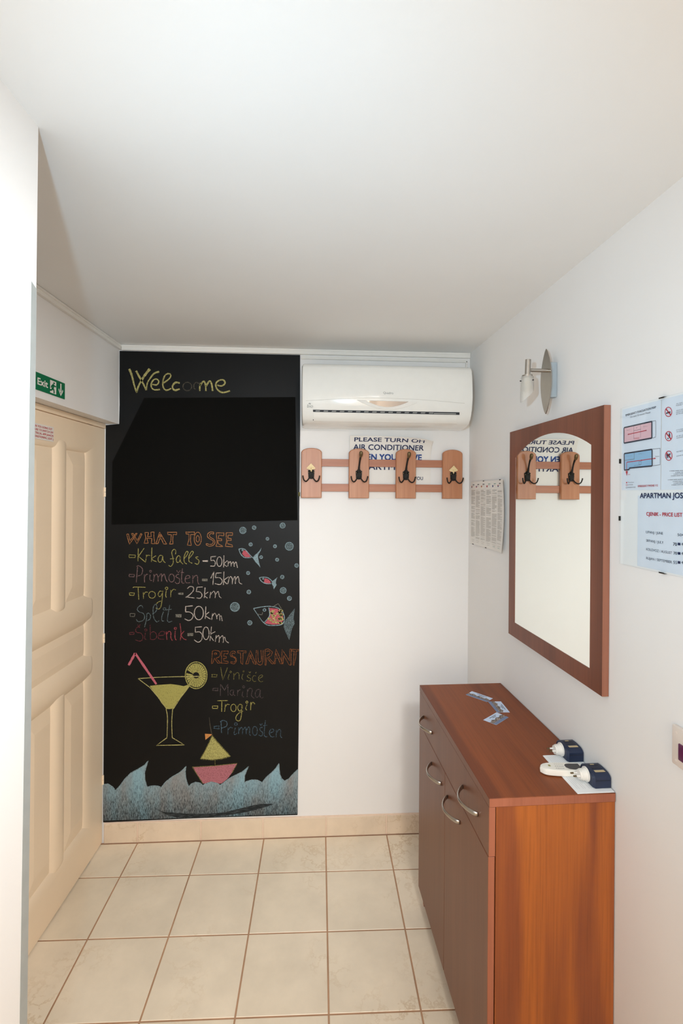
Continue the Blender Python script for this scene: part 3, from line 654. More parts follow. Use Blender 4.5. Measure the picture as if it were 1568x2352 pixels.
# sea
bm = BM()
sea = '22,1075 60,1068 95,1092 118,1118 150,1085 190,1030 235,985 300,950 340,925 367,893 352,940 340,985 343,1040 360,1094 385,1086 410,1083 445,1086 468,1097 500,1055 550,1015 600,988 635,960 658,934 652,970 654,1015 664,1055 677,1091 700,1068 730,1056 765,1062 786,1080 810,1066 850,1054 895,1064 920,1080 955,1052 1000,1020 1040,1000 1085,978 1115,955 1137,934 1118,975 1106,1010 1104,1060 1125,1048 1160,1038 1200,1038 1240,1058 1270,1020 1310,985 1345,950 1369,913 1371,950 1376,995 1390,1028 1412,1047 1445,1030 1480,990 1514,958'
top = parse(sea)[0]
flat(bm, [KF(x, y, -.0001) for x, y in [(22, 1352)] + top + [(1512, 1300)]])
strokes(bm, KF, sea, .005, False, 1)
chalkpart('wave_drawing', bm, ['c_sea', 'c_bub'], 'row of blue chalk waves along the foot')
bm = BM()
flat(bm, [KF(x, y, .0004) for x, y in ((390, 1240), (480, 1284), (640, 1296), (800, 1300), (960, 1285), (1120, 1245), (1230, 1222), (1330, 1222), (1260, 1250), (1120, 1285), (960, 1312), (800, 1326), (600, 1328), (520, 1312), (455, 1275))])
chalkpart('rubbed_smear', bm, 'c_smear', 'dark rubbed arc across the waves')
# fish and bubbles
def fishpart(parts, mats, label):
    bm = BM()
    for kind, K, s, mi in parts:
        if kind == 'f': fill(bm, K, s, mi=mi)
        elif kind == 'l': strokes(bm, K, s, .0055, True, mi, .0003)
        else: strokes(bm, K, s, .004, False, mi, .0003)
    return bm, mats, label
bm, a, b_ = fishpart([('l', KC, '488,435 540,428 590,445 640,500 690,555 722,582', 0), ('l', KC, '488,435 505,490 540,545 590,575 690,575', 0), ('f', KC, '562,457 600,460 640,505 680,560 650,570 600,568 570,550 540,512', 1),
                      ('f', KC, '715,580 745,535 790,500 830,455 858,412 845,460 815,510 800,545 805,600 818,660 840,740 800,690 760,650', 0), ('l', KC, ell(548, 455, 9, 9, 8), 0)], ['c_bub', 'c_fish'], 'small red bellied fish with forked tail, nearest the bubbles')
chalkpart('fish_drawing', bm, a, b_)
bm, a, b_ = fishpart([('l', KC, '822,905 890,895 960,905 1010,940 1028,965', 0), ('l', KC, '822,905 850,955 890,985 950,1003 1015,1000', 0), ('f', KC, '905,915 935,918 975,935 1012,978 985,998 940,998 900,980', 1),
                      ('f', KC, '1025,965 1060,945 1090,920 1118,898 1095,950 1092,985 1105,1025 1080,1060 1060,1098 1045,1040 1028,1005', 0), ('l', KC, ell(885, 922, 8, 8, 8), 0)], ['c_bub', 'c_fish'], 'smallest red bellied fish, in the middle')
chalkpart('fish_drawing', bm, a, b_)
bm, a, b_ = fishpart([('l', KE, '1147,740 1210,728 1280,722 1345,735 1385,770 1400,810 1395,850 1375,872 1330,878 1260,875 1215,840', 0), ('s', KE, '1147,740 1215,840', 0), ('s', KE, '1305,725 1350,700 1392,770', 4), ('l', KE, '1272,733 1280,790 1262,825 1232,858', 0),
                      ('l', KE, ell(1237, 752, 11, 10, 10), 0), ('s', KE, '1175,785 1218,792 1222,770', 4), ('f', KE, '1278,735 1345,742 1385,785 1393,835 1370,868 1300,872 1240,862 1268,825 1282,790', 2),
                      ('f', KE, '1486,738 1460,770 1425,815 1398,850 1394,890 1410,935 1440,998 1452,950 1462,905 1485,862 1475,825 1478,790', 3)], ['c_bub', 'c_fish', 'c_fish', 'c_bl', 'c_gr'], 'largest fish with yellow and red scales')
for k in range(34):
    x, y = random.uniform(1262, 1385), random.uniform(745, 865)
    if x < 1290 and y < 800: continue
    strokes(bm, KE, '%f,%f %f,%f %f,%f' % (x - 10, y - 2, x, y + 9, x + 10, y - 1), .0085, True, 5, .0004)
chalkpart('fish_drawing', bm, a + ['c_yel'], b_)
for K, x, y, r in [(KC, 553, 130, 56), (KC, 737, 85, 32), (KC, 1203, 50, 45), (KC, 955, 267, 25), (KC, 680, 360, 29), (KC, 1078, 390, 27), (KC, 1312, 390, 70), (KC, 852, 568, 25), (KC, 1113, 610, 27), (KC, 1432, 705, 32),
                   (KC, 638, 828, 28), (KC, 1197, 893, 30), (KC, 1212, 1113, 52), (KC, 650, 1138, 33), (KC, 1315, 1243, 36), (KE, 995, 727, 39), (KE, 1117, 857, 19)]:
    bm = BM(); flat(bm, [K(x + r * .9 * math.cos(a), y + r * .9 * math.sin(a), -.0004) for a in [2 * math.pi * k / 18 for k in range(18)]], 0)
    strokes(bm, K, ell(x, y, r * .94, r * .94, 18), .004, True, 1); chalkpart('bubble_drawing', bm, ['c_bl', 'c_bub'])
bm = BM(); box(bm, BW, (-.041, -.033), (.0005, .0045), (1.664, 1.684)); fin('tape_scrap', bm, 'c_yeld', label='scrap of yellowed tape on the board edge', cat='tape')

# ================================================================== AIR CONDITIONER
ac = empty('air_conditioner', V(.37, 0, 2.0), 'white wall-mounted air conditioner above the wooden coat rack', 'air conditioner')
X0, X1 = -.024, .762
prof = [(0, 2.262), (.10, 2.272), (.155, 2.272), (.172, 2.266), (.182, 2.25), (.190, 2.21), (.195, 2.16), (.196, 2.12), (.193, 2.095), (.187, 2.068), (.178, 2.045), (.165, 2.024), (.145, 2.008), (.12, 1.999), (.08, 1.994), (0, 1.994)]
def acd(z):  # depth of the front at height z
    pts = [(d, z_) for d, z_ in prof[4:14]]
    for (d0, z0), (d1, z1) in zip(pts, pts[1:]):
        if z1 <= z <= z0: return d1 + (d0 - d1) * (z - z1) / (z0 - z1)
    return .19
bm = BM()
xs = [X0, X0 + .004, X0 + .012, X1 - .012, X1 - .004, X1]; sh = [.010, .003, 0, 0, .003, .010]
rings = []
for x, s in zip(xs, sh):
    rings.append([bm.verts.new(BW(x, max(0, d - s * (1 if d > 0 else 0)), z + (-s if z > 2.15 else s) * (1 if d > 0 else .6))) for d, z in prof])
for r0, r1 in zip(rings, rings[1:]):
    for k in range(len(prof) - 1): bm.faces.new((r0[k], r0[k + 1], r1[k + 1], r1[k]))
bm.faces.new(rings[0][::-1]); bm.faces.new(rings[-1])
bm.faces.new([r[0] for r in rings] + [r[-1] for r in rings][::-1])
fin('housing', bm, 'ac', ac, 35)
# gently bowed lower edge of the front panel, a fine groove
def acp(u, v, off=.0006):
    p = hb(u, v, .19)
    for _ in range(5): p = hb(u, v, acd(p.z) + off)
    return p
def groove(path, w, name, mat, off=.0008):
    bm = BM(); L = []; Rr = []
    for u, v in path:
        L.append(bm.verts.new(acp(u, v - w / 2, off))); Rr.append(bm.verts.new(acp(u, v + w / 2, off)))
    for i in range(len(L) - 1): bm.faces.new((L[i], L[i + 1], Rr[i + 1], Rr[i]))
    return fin(name, bm, mat, ac)
groove([(702 + k * 11.4, 920.5 - 9.0 * math.sin(math.pi * k / 32) + 6.0 * k / 32) for k in range(33)], .6, 'panel_seam', 'seam')
bm = BM(); N = 24
for nm, (ax, ay, bx, by), dep, mt, off in (('display_bezel', (819, 918, 960, 923), 20, 'plastic', .0022), ('display', (841, 920, 938, 922.5), 13.5, 'display', .0042)):
    bm = BM(); up = []; dn = []
    for k in range(N + 1):
        t = k / N; u = ax + (bx - ax) * t; v = ay + (by - ay) * t
        up.append(acp(u, v, off)); dn.append(acp(u, v + dep * math.sin(math.pi * t) ** .9, off + (.002 if nm == 'display_bezel' else 0)))
    a = [bm.verts.new(p) for p in up]; c = [bm.verts.new(p) for p in dn[1:-1]]
    c = [a[0]] + c + [a[-1]]
    for k in range(N):
        q = [a[k], a[k + 1], c[k + 1], c[k]]; q = [x for i, x in enumerate(q) if x not in q[:i]]
        bm.faces.new(q)
    e = bmesh.ops.extrude_face_region(bm, geom=list(bm.faces)); 
    for v in e['geom']:
        if isinstance(v, bmesh.types.BMVert): v.co += V(0, .004, 0)
    fin(nm, bm, mt, ac, 30)
# outlet: dark slot and closed flap
bm = BM(); Q = [acp(719, 941, .001), acp(1055, 947, .001), acp(1055, 953, .001), acp(719, 946, .001)]; prism(bm, Q, V(0, .02, 0)); fin('outlet_slot', bm, 'darkslot', ac)
for k in range(15):
    bm = BM(); u = 725 + k * 18.6; v = 942.6 + k * .34; q = [acp(u, v, .002), acp(u + 10, v + .2, .002), acp(u + 9, v + 2.6, .002), acp(u - 1, v + 2.4, .002)]; prism(bm, q, V(0, .004, 0)); fin('vane', bm, 'ac_text', ac)
bm = BM(); q = [acp(996, 948.5, .002), acp(1047, 949.3, .002), acp(1047, 951.6, .002), acp(996, 950.6, .002)]; prism(bm, q, V(0, .004, 0))
fin('louvre', bm, 'ac_text', ac)
bm = BM()
rows = []
for k in range(7):
    t = k / 6; v = 946.5 + t * 22
    rows.append([bm.verts.new(acp(720 + (1049 - 720) * j / 8, v + 6.5 * j / 8, .0022)) for j in range(9)])
for r0, r1 in zip(rows, rows[1:]):
    for j in range(8): bm.faces.new((r0[j], r0[j + 1], r1[j + 1], r1[j]))
e = bmesh.ops.extrude_face_region(bm, geom=list(bm.faces))
for v in e['geom']:
    if isinstance(v, bmesh.types.BMVert): v.co += V(0, .006, 0)
fin('flap', bm, 'ac', ac, 50)
bm = BM(); prism(bm, [acp(718.6, 941, .0026), acp(720.0, 941, .0026), acp(720.0, 966, .0026), acp(718.6, 965.5, .0026)], V(0, .004, 0)); fin('flap_gap', bm, 'darkslot', ac)
bm = BM(); text3(bm, 'Quadro', lambda u, v: acp(u, v, .001), (880, 904.5), (903, 905.5), (880, 899.5), 0); fin('lettering', bm, 'ac_text', ac, recalc=False)
bm = BM(); text3(bm, 'bio', lambda u, v: acp(u, v, .001), (705, 936), (718, 936.5), (706, 928.5), 0)
for a in range(3):
    c = acp(711 + (a - 1) * 1.6, 926.5 + abs(a - 1) * .8, .001); flat(bm, [c + V(math.cos(t) * .0018, 0, math.sin(t) * .0026) for t in [k * math.pi / 4 for k in range(8)]])
fin('lettering', bm, 'ac_text', ac, recalc=False)
for k in range(6): bm = BM(); box(bm, BW, (.03 + k * .115, .12 + k * .115), (.05, .135), (2.2715, 2.2745)); fin('intake_grille', bm, 'ac_text', ac)

# ================================================================== NOTICE BEHIND THE RACK
note = empty('paper_notice', V(.41, 0, 1.7), 'white notice with blue capitals and curled top, behind the coat rack', 'notice')
NX0, NX1, NZ = .208, .612, 1.655
def sheet(u, v, off=0):
    """u across, v height on the flat sheet in metres; the top curls forward"""
    v0 = 1.862 - NZ; x = NX0 + (NX1 - NX0) * u; d = .0015
    if v <= v0: z = NZ + v; a = 0
    else:
        th_max = .62 + .72 * max(0, u - .30) ** 1.6 / .565; Lc = .118; Rr = Lc / th_max; a = (v - v0) / Rr
        z = NZ + v0 + Rr * math.sin(a); d += Rr * (1 - math.cos(a)); x -= .0
    d += off * math.cos(a); z += off * math.sin(a)
    return BW(x, d, z)
bm = BM(); nu, nv = 24, 36; H_ = (1.862 - NZ) + .104
g = [[bm.verts.new(sheet(i / nu, H_ * j / nv - (.012 * max(0, i / nu - .85) / .15 if j == nv else 0))) for i in range(nu + 1)] for j in range(nv + 1)]
for j in range(nv):
    for i in range(nu): bm.faces.new((g[j][i], g[j][i + 1], g[j + 1][i + 1], g[j + 1][i]))
fin('sheet', bm, 'paper', note, True)
def sv(zt):  # flat height for a wanted visible z
    return zt - NZ
def ntext(bm, s, u0, u1, z0, z1, bold=.016, mi=0):
    text(bm, s, lambda u, v: sheet(u0 + (u1 - u0) * u, z0 + (z1 - z0) * v, .0012), bold, mi)
bm = BM()
ntext(bm, 'PLEASE TURN OFF', .055, .93, .281, .301); ntext(bm, 'AIR CONDITIONER', .045, .905, .240, .266)
ntext(bm, 'WHEN YOU LEAVE', .03, .885, .191, .219, .03, 1); ntext(bm, 'APARTMENT', .085, .80, .143, .172); ntext(bm, 'THANK YOU', .60, .905, .094, .110, .01)
fin('lettering', bm, ['ink_navy', 'ink_blue'], note, recalc=False)

# ================================================================== COAT RACK
rack = empty('coat_rack', V(.37, 0, 1.657), 'wooden coat rack of four round-topped plaques under the air conditioner', 'coat rack')
for z0, z1 in ((1.811, 1.847), (1.689, 1.726)):
    bm = BM(); box(bm, BW, (-.015, .755), (.0045, .015), (z0, z1), .001); fin('rail', bm, 'railwood', rack)
PX = [.022, .2525, .483, .7145]; hooks = []
bm = BM()
hw = .0495; out = [(-hw, 1.657), (hw, 1.657), (hw, 1.8765)] + [(hw * math.cos(a), 1.8765 + .0225 * math.sin(a) ** 1.0) for a in [math.pi * k / 16 for k in range(1, 16)]] + [(-hw, 1.8765)]
cx, cz = 0, 1.777
ring = lambda sx, sz, d: [bm.verts.new(BW(x * sx, d, cz + (z - cz) * sz)) for x, z in out]
L = [ring(1, 1, .0155), ring(1, 1, .0275), ring(.985, .9945, .0295), ring(.93, .974, .0325)]
for a, b_ in zip(L, L[1:]):
    for k in range(len(out)): bm.faces.new((a[k], a[(k + 1) % len(out)], b_[(k + 1) % len(out)], b_[k]))
bm.faces.new(L[0][::-1]); bm.faces.new(L[-1])
bmesh.ops.recalc_face_normals(bm, faces=bm.faces)
me = bpy.data.meshes.new('plaque'); bm.to_mesh(me); bm.free(); me.materials.append(M['rackwood'])
for x in PX:
    o = bpy.data.objects.new('plaque', me); COL.objects.link(o); o.parent = rack; o.location = V(x, 0, 0) - wloc(rack)
def hook(x, zc, tall):
    d0 = .0325; bm = BM()
    op = [(-.0155, .018), (-.011, .019), (-.006, .026), (.006, .026), (.011, .019), (.0155, .018), (.0145, 0), (.0135, -.016), (.008, -.022), (0, -.0235), (-.008, -.022), (-.0135, -.016), (-.0145, 0)]
    prism(bm, [BW(x + a, d0, zc + b_) for a, b_ in op], V(0, -.005, 0))
    prism(bm, [BW(x + a * .75, d0 + .005, zc + b_ * .75) for a, b_ in op], V(0, -.003, 0))
    for s in (-1, 1):
        tube(bm, smooth_path([BW(x + s * .006, d0 + .006, zc - .012), BW(x + s * .016, d0 + .012, zc - .028), BW(x + s * .025, d0 + .022, zc - .035), BW(x + s * .034, d0 + .030, zc - .030), BW(x + s * .0395, d0 + .034, zc - .014), BW(x + s * .039, d0 + .035, zc - .008)], 5), [.0032] * 25 + [.0035], 8)
    if tall:
        tube(bm, smooth_path([BW(x, d0 + .006, zc + .012), BW(x, d0 + .012, zc + .035), BW(x + .002, d0 + .026, zc + .065), BW(x + .004, d0 + .042, zc + .085), BW(x + .005, d0 + .052, zc + .096)], 5), [.0052] * 6 + [.0042] * 6 + [.0048] * 6 + [.0056] * 3, 10)
    h = fin('hook', bm, 'iron', rack, 35)
    if tall:
        bm = BM(); P = smooth_path([BW(x + .004, d0 + .046, zc + .082), BW(x + .005, d0 + .051, zc + .093), BW(x + .005, d0 + .054, zc + .104), BW(x + .005, d0 + .055, zc + .111)], 4)
        tube(bm, P, [.0045, .006, .0072, .008, .0085, .0088, .009, .0088, .0084, .0078, .0066, .005, .0015][:len(P)], 12); fin('knob', bm, 'brass', h, True, label='worn brass tip')
    else:
        bm = BM(); b0 = [(-.0225, .0265), (-.004, .0185), (.0195, .0265), (.0185, .031), (-.001, .0515), (-.0215, .031)]
        prism(bm, [BW(x + a, d0 + .016 - abs(a) * .2, zc + c) for a, c in b0], V(0, .004, 0)); cyl(bm, BW(x, d0 + .004, zc + .012), BW(x, d0 + .012, zc + .03), .004, 8); fin('cap', bm, 'gold', h, label='pointed pale gold cap')
    for s in (-1, 1):
        bm = BM(); disc(bm, BW(x + s * .0088, d0 + .0045, zc + .010), V(0, -1, 0), .0036, .0035, 10); fin('screw', bm, 'gold', h)
hook(.021, 1.7715, False); hook(.2515, 1.771, True); hook(.482, 1.770, True); hook(.7165, 1.768, False)

# ================================================================== PAPER ON THE RIGHT WALL
pl = empty('printed_sheet', RW(0, .25, 1.44), 'cream sheet of six tiny text columns beside the mirror, its free edge lifting', 'notice')
def PS(u, v, off=0):
    s = .030 + (.466 - .030 - .006 * (1 - v)) * u
    z = 1.741 - .302 * (1 - v) + .003 * (1 - v) * u
    d = .002 + .020 * max(0, (u - .55) / .45) ** 2 * (1.0 - .35 * math.sin(v * 3.1)) + .004 * math.sin(math.pi * u)
    return RW(d + off, s, z)
for z_, o_ in (('sheet', 0), ('sheet', -.0018)):
    bm = BM(); g = [[bm.verts.new(PS(i / 16, j / 12, o_)) for i in range(17)] for j in range(13)]
    for j in range(12):
        for i in range(16): bm.faces.new((g[j][i], g[j][i + 1], g[j + 1][i + 1], g[j + 1][i]))
    fin(z_, bm, 'paper', pl, True)
bm = BM()
def pq(u0, v0, u1, v1, mi, off=.0008):
    n_ = 3
    for k in range(n_):
        a, c = u0 + (u1 - u0) * k / n_, u0 + (u1 - u0) * (k + 1) / n_
        f = bm.faces.new([bm.verts.new(PS(*q, off)) for q in ((a, v0), (c, v0), (c, v1), (a, v1))]); f.material_index = mi
fl = [(2, 3), (1, 1), (2, 4), (2, 0), (1, 2), (2, 2)]
for c in range(6):
    u0 = .035 + c * .158; w = .13
    v = .865
    while v > .10:
        if random.random() < .12: v -= .012; continue
        pq(u0, v, u0 + w * random.choice((1, 1, 1, .92, .6)), v - .0055, 0); v -= .0105
    pq(u0 + .045, .955, u0 + .10, .945, 5 if c in (3, 4) else 3)
    pq(u0 + .045, .93, u0 + .085, .924, 0)
    a, b_ = fl[c]; pq(u0, .93, u0 + .028, .918, 2 if a == 2 else 1); pq(u0, .916, u0 + .028, .903, {3: 3, 1: 2, 4: 4, 0: 2, 2: 1}[b_])
    pq(u0 + .02, .075, u0 + .11, .07, 0); pq(u0 + .03, .05, u0 + .1, .045, 5 if c > 3 else 0)
fin('print', bm, ['ink_grey', 'ink_blue', 'ink_red', 'ink_dark', 'orange', 'ink_green'], pl, recalc=False)
bm = BM()
for u, v in ((.42, 1.0), (.9, 1.0), (.1, 0), (.5, 0)): bm = BM(); p = PS(u, v); q = V(0, 0, .004 if v else -.004); box(bm, lambda a, b_, c: p + nR * a + tR * b_ + V(0, 0, c), (-.0015, .001), (-.006, .006), (-.002, .002)); fin('fixing_tab', bm, 'iron', pl)

# ================================================================== MIRROR
TH = .020
mir = empty('wall_mirror', RW(0, .83, 1.137), 'wood-framed wall mirror with arched glass above the shoe cabinet', 'mirror')
S0, S1, Z0, Z1 = .528, 1.131, 1.137, 1.924
gs0, gs1, gz0, gsh, gz1 = .579, 1.073, 1.192, 1.822, 1.882
bm = BM()
gc = (gs0 + gs1) / 2; hw = (gs1 - gs0) / 2; rise = gz1 - gsh; Rr = (hw * hw + rise * rise) / (2 * rise); zc0 = gz1 - Rr; a1 = math.asin(hw / Rr)
arc = [(gc + Rr * math.sin(-a1 + 2 * a1 * k / 20), zc0 + Rr * math.cos(-a1 + 2 * a1 * k / 20)) for k in range(21)]
inner = [(gs0, gz0)] + arc + [(gs1, gz0)]
outer = [(S0, Z0)] + [(S0 + (S1 - S0) * k / 20, Z1) for k in range(21)] + [(S1, Z0)]
def shell(d, pts): return [bm.verts.new(RW(d, s, z)) for s, z in pts]
fo, fi = shell(TH, outer), shell(TH, inner); bo, bi = shell(0.001, outer), shell(.001, inner); n = len(outer)
for k in range(n):
    j = (k + 1) % n
    bm.faces.new((fo[k], fo[j], fi[j], fi[k])).material_index = 0; bm.faces.new((bo[k], bi[k], bi[j], bo[j])).material_index = 0
    bm.faces.new((fi[k], fi[j], bi[j], bi[k])).material_index = 0; bm.faces.new((fo[k], bo[k], bo[j], fo[j])).material_index = 1
bmesh.ops.recalc_face_normals(bm, faces=bm.faces); fin('frame', bm, ['frame', 'frame_edge'], mir, recalc=False)
bm = BM(); prism(bm, [RW(.014, s + (.002 if s < gc else -.002) * 0, z) for s, z in inner], nR * .0045); fin('glass', bm, 'mirror', mir)

# ================================================================== WALL LAMP
lamp_ = empty('wall_lamp', RW(0, .85, 1.945), 'brushed steel wall lamp with small frosted glass shade over the mirror', 'lamp')
bm = BM(); box(bm, RW, (.001, .032), (.824, .8495), (2.0, 2.114), .0015); fin('mounting_box', bm, plain('pale_blue_grey_metal', (168, 180, 188), .45, .3), lamp_)
bm = BM(); zc_, zh, sw_ = 2.052, .107, .0355; sc_ = .8415
pts = [(sc_ + sw_ * math.cos(math.pi * t / 2) ** .72, zc_ + zh * t) for t in [k / 14 for k in range(-14, 15)]]
pts += [(sc_ - sw_ * math.cos(math.pi * t / 2) ** .72, zc_ + zh * t) for t in [k / 14 for k in range(13, -14, -1)]]
prism(bm, [RW(.034, s, z) for s, z in pts], nR * .0022); fin('backplate', bm, 'chrome', lamp_)
sa, za = .855, 2.084
bm = BM(); cyl(bm, RW(.034, sa, za), RW(.092, sa, za), .006, 16); cyl(bm, RW(.092, sa, za), RW(.100, sa, za), .0035, 10); fin('arm', bm, 'nickel', lamp_, 40)
dd_ = .1055
bm = BM(); cyl(bm, RW(dd_ - .001, sa, 2.066), RW(dd_ - .003, sa + .0, 2.118), .0088, 20); cyl(bm, RW(dd_, sa, 2.059), RW(dd_, sa, 2.067), .0165, 20); fin('lamp_holder', bm, 'nickel', lamp_, 40)
# shade: open glass tube with a slanted lower rim, wall thickness 1.5 mm
bm = BM(); n = 32; Ro, Ri = .0195, .0178
def shp(r, k, top):
    a = 2 * math.pi * k / n; x, y = r * math.cos(a), r * math.sin(a)
    z = 2.062 if top else 1.992 + .022 * (1 - (x / r) * .9) * .5 + .012 * (y / r)
    if not top: z = 1.999 - .020 * (x / r)
    return RW(dd_ + x * (1 if top else 1.08), sa + y * (1 if top else 1.08), z)
R_ = [[bm.verts.new(shp(r, k, t)) for k in range(n)] for r, t in ((Ri, True), (Ro, True), (Ro, False), (Ri, False))]
for a, b_ in zip(R_, R_[1:] + R_[:1]):
    for k in range(n): bm.faces.new((a[k], a[(k + 1) % n], b_[(k + 1) % n], b_[k]))
fin('lamp_shade', bm, 'frost', lamp_, 40)
bm = BM(); cyl(bm, RW(dd_, sa, 2.058), RW(dd_, sa, 2.028), .0145, 20); cyl(bm, RW(dd_, sa, 2.028), RW(dd_, sa, 2.014), .0145, 20, r2=.008); fin('inner_diffuser', bm, 'frost2', lamp_, 40)
for x, y in ((1, 0), (-.5, .87), (-.5, -.87)):
    bm = BM(); c = RW(dd_ + .0195 * x, sa + .0195 * y, 2.048); cyl(bm, c, c + (nR * x + tR * y) * .0045, .0017, 8); fin('screw', bm, 'iron', lamp_)

# ================================================================== CLIP FRAME
cf = empty('clip_frame', RW(0, 1.43, 1.5), 'frameless clip frame of evacuation plan and price list near the mirror', 'picture frame')
k0 = [(V(XR, 0, 0), None)]
def srz(p): q = p - V(XR, 0, 0); return q.dot(tR), q.z
CS0, CS1, CZ0, CZ1 = 1.180, 1.68, 1.503, 1.906
bm = BM(); box(bm, RW, (.0015, .0035), (CS0, CS1), (CZ0, CZ1)); fin('backing', bm, 'paper_w', cf)
KX = lambda x, y, off=0: hr(1410 + x / 5.114, 880 + y / 5.114, .0048 + off)
bm = BM()
def cs(u, v, d): p = hr(1410 + u / 5.114, 880 + v / 5.114, d); return p
def srect(s0, s1, z0, z1, d, mi): flat(bm, [RW(d, s0, z0), RW(d, s1, z0), RW(d, s1, z1), RW(d, s0, z1)], mi)
sM = srz(KX(552, 600))[0]; zM = srz(KX(300, 1255))[1]; sP = srz(KX(272, 1700))[0]
srect(CS0 + .004, sM - .0015, zM, CZ1 - .004, .0042, 0); srect(sM, CS1 - .004, zM, CZ1 - .004, .0042, 0); srect(sP, CS1 - .004, CZ0 + .004, zM - .014, .0042, 0)
srect(sM - .0015, sM, zM, CZ1 - .004, .0043, 1)
fin('sheets', bm, ['sheet', 'ink_grey'], cf)
bm = BM(); K2 = lambda x, y: KX(x, y, .0004)
T = lambda s, bl, br, tl, mi, bold=.0: text3(bm, s, K2, bl, br, tl, bold, mi)
T('EMERGENCY EVACUATION MAP', (136, 390), (492, 292), (133, 368), 0, .01); T('1st and Ground Floor', (190, 407), (428, 350), (189, 388), 0)
T('EMERGENCY PHONE 112', (280, 1222), (512, 1212), (279, 1200), 1, .01)
T('APARTMAN JOSIP', (303, 1350), (870, 1352), (303, 1293), 2, .02); T('CJENIK - PRICE LIST', (378, 1556), (800, 1570), (378, 1516), 1, .02)
T('LIPANJ / JUNE', (374, 1762), (572, 1780), (374, 1734), 3, .004); T('SRPANJ / JULY', (375, 1862), (578, 1888), (375, 1834), 3, .004)
T('KOLOVOZ / AUGUST', (376, 1964), (678, 2010), (376, 1936), 3, .004); T('RUJAN / SEPTEMBER', (376, 2068), (678, 2118), (376, 2040), 3, .004)
T('50€', (742, 1796), (830, 1800), (742, 1766), 3); T('70', (692, 1908), (736, 1912), (692, 1872), 3, .01); T('70', (696, 2012), (738, 2016), (696, 1980), 3, .01); T('55', (694, 2122), (738, 2126), (694, 2086), 3)
for y in (1890, 2000, 2106):
    flat(bm, [K2(744, y - 16), K2(776, y - 14), K2(778, y + 16), K2(746, y + 14)], 2); T('€', (790, y + 18), (822, y + 20), (790, y - 14), 3)
def outl(pts, w, mi, closed=True):
    P = [K2(x, y) for x, y in pts]
    if closed: P.append(P[0])
    for a, b_ in zip(P, P[1:]):
        t = (b_ - a).normalized(); s = nR.cross(t).normalized() * w / 2
        flat(bm, [a + s + nR * .0002, b_ + s + nR * .0002, b_ - s + nR * .0002, a - s + nR * .0002], mi)
flat(bm, [K2(116, 524), K2(442, 450), K2(442, 645), K2(116, 705)], 4); outl([(116, 524), (442, 450), (442, 645), (116, 705)], .0035, 3); outl([(445, 447), (487, 440), (487, 635), (445, 645)], .001, 5)
outl([(165, 602), (375, 556)], .0018, 1, False)
outl([(230, 500), (230, 660)], .0008, 5, False); outl([(310, 480), (310, 640)], .0008, 5, False); outl([(230, 560), (310, 542)], .0008, 5, False)
for k in range(8): outl([(238 + k * 8, 640 + (k % 2) - k * .8), (238 + k * 8, 662 - k * .9)], .0008, 1, False)
flat(bm, [K2(118, 828), K2(444, 778), K2(446, 972), K2(178, 998), K2(176, 1015), K2(120, 1022)], 6); outl([(118, 828), (444, 778), (446, 972), (178, 998), (176, 1015), (120, 1022)], .0035, 3); outl([(446, 776), (540, 765), (540, 958), (446, 972)], .001, 5)
outl([(118, 908), (236, 892), (236, 812)], .001, 5, False); outl([(148, 1040), (148, 930), (322, 906), (470, 884)], .0018, 1, False)
flat(bm, [K2(470, 874), K2(490, 884), K2(470, 894)], 1); flat(bm, [K2(134, 1035), K2(160, 1035), K2(147, 1090)], 1)
for k in range(8): outl([(236 + k * 10, 960 - k), (236 + k * 10, 978 - k)], .0007, 5, False)
outl([(292, 920), (318, 917), (318, 955), (292, 958)], .0008, 5)
for x, y in ((165, 602), (375, 556), (322, 906), (146, 1168)): flat(bm, [K2(x + 7 * math.cos(a), y + 9 * math.sin(a)) for a in [k * math.pi / 4 for k in range(8)]], 1)
T('Room 1', (148, 562), (200, 550), (148, 548), 5); T('Room 2', (345, 520), (398, 508), (345, 504), 5); T('WC', (256, 535), (274, 531), (256, 519), 5)
T('Bathroom', (140, 868), (205, 862), (140, 852), 5); T('Living room', (288, 838), (362, 828), (288, 822), 5); T('Terrace', (478, 868), (528, 864), (478, 854), 5); T('Exit', (163, 1080), (188, 1078), (163, 1066), 1)
T('You are here', (160, 1172), (230, 1170), (160, 1158), 5); T('1st FLOOR', (160, 1202), (220, 1200), (160, 1188), 5); T('GROUND FLOOR', (160, 1232), (250, 1230), (160, 1218), 5)
outl([(139, 1190), (153, 1190), (153, 1204), (139, 1204)], .0007, 1); outl([(139, 1220), (153, 1220), (153, 1234), (139, 1234)], .0007, 5)
for cx_, cy_ in ((636, 338), (639, 622), (640, 852)):
    n = 24
    for k in range(n):
        a0, a1 = 2 * math.pi * k / n, 2 * math.pi * (k + 1) / n
        flat(bm, [K2(cx_ + rx * math.cos(a), cy_ + ry * math.sin(a)) for rx, ry, a in ((43, 59, a0), (43, 59, a1), (36, 50, a1), (36, 50, a0))], 1)
    outl([(cx_ - 28, cy_ - 36), (cx_ + 28, cy_ + 36)], .0028, 1, False)
outl([(610, 355), (660, 338)], .003, 3, False)
flat(bm, [K2(640, 600), K2(656, 596), K2(656, 640), K2(640, 644)], 3); outl([(648, 598), (650, 578)], .002, 3, False); flat(bm, [K2(622, 640), K2(640, 648), K2(630, 662)], 3)
outl([(618, 848), (650, 842)], .0045, 3, False); outl([(650, 842), (660, 826)], .003, 3, False); outl([(620, 850), (618, 882)], .0018, 3, False); outl([(630, 850), (632, 880)], .0018, 3, False); outl([(648, 846), (650, 876)], .0018, 3, False); outl([(618, 848), (612, 836)], .0015, 3, False)
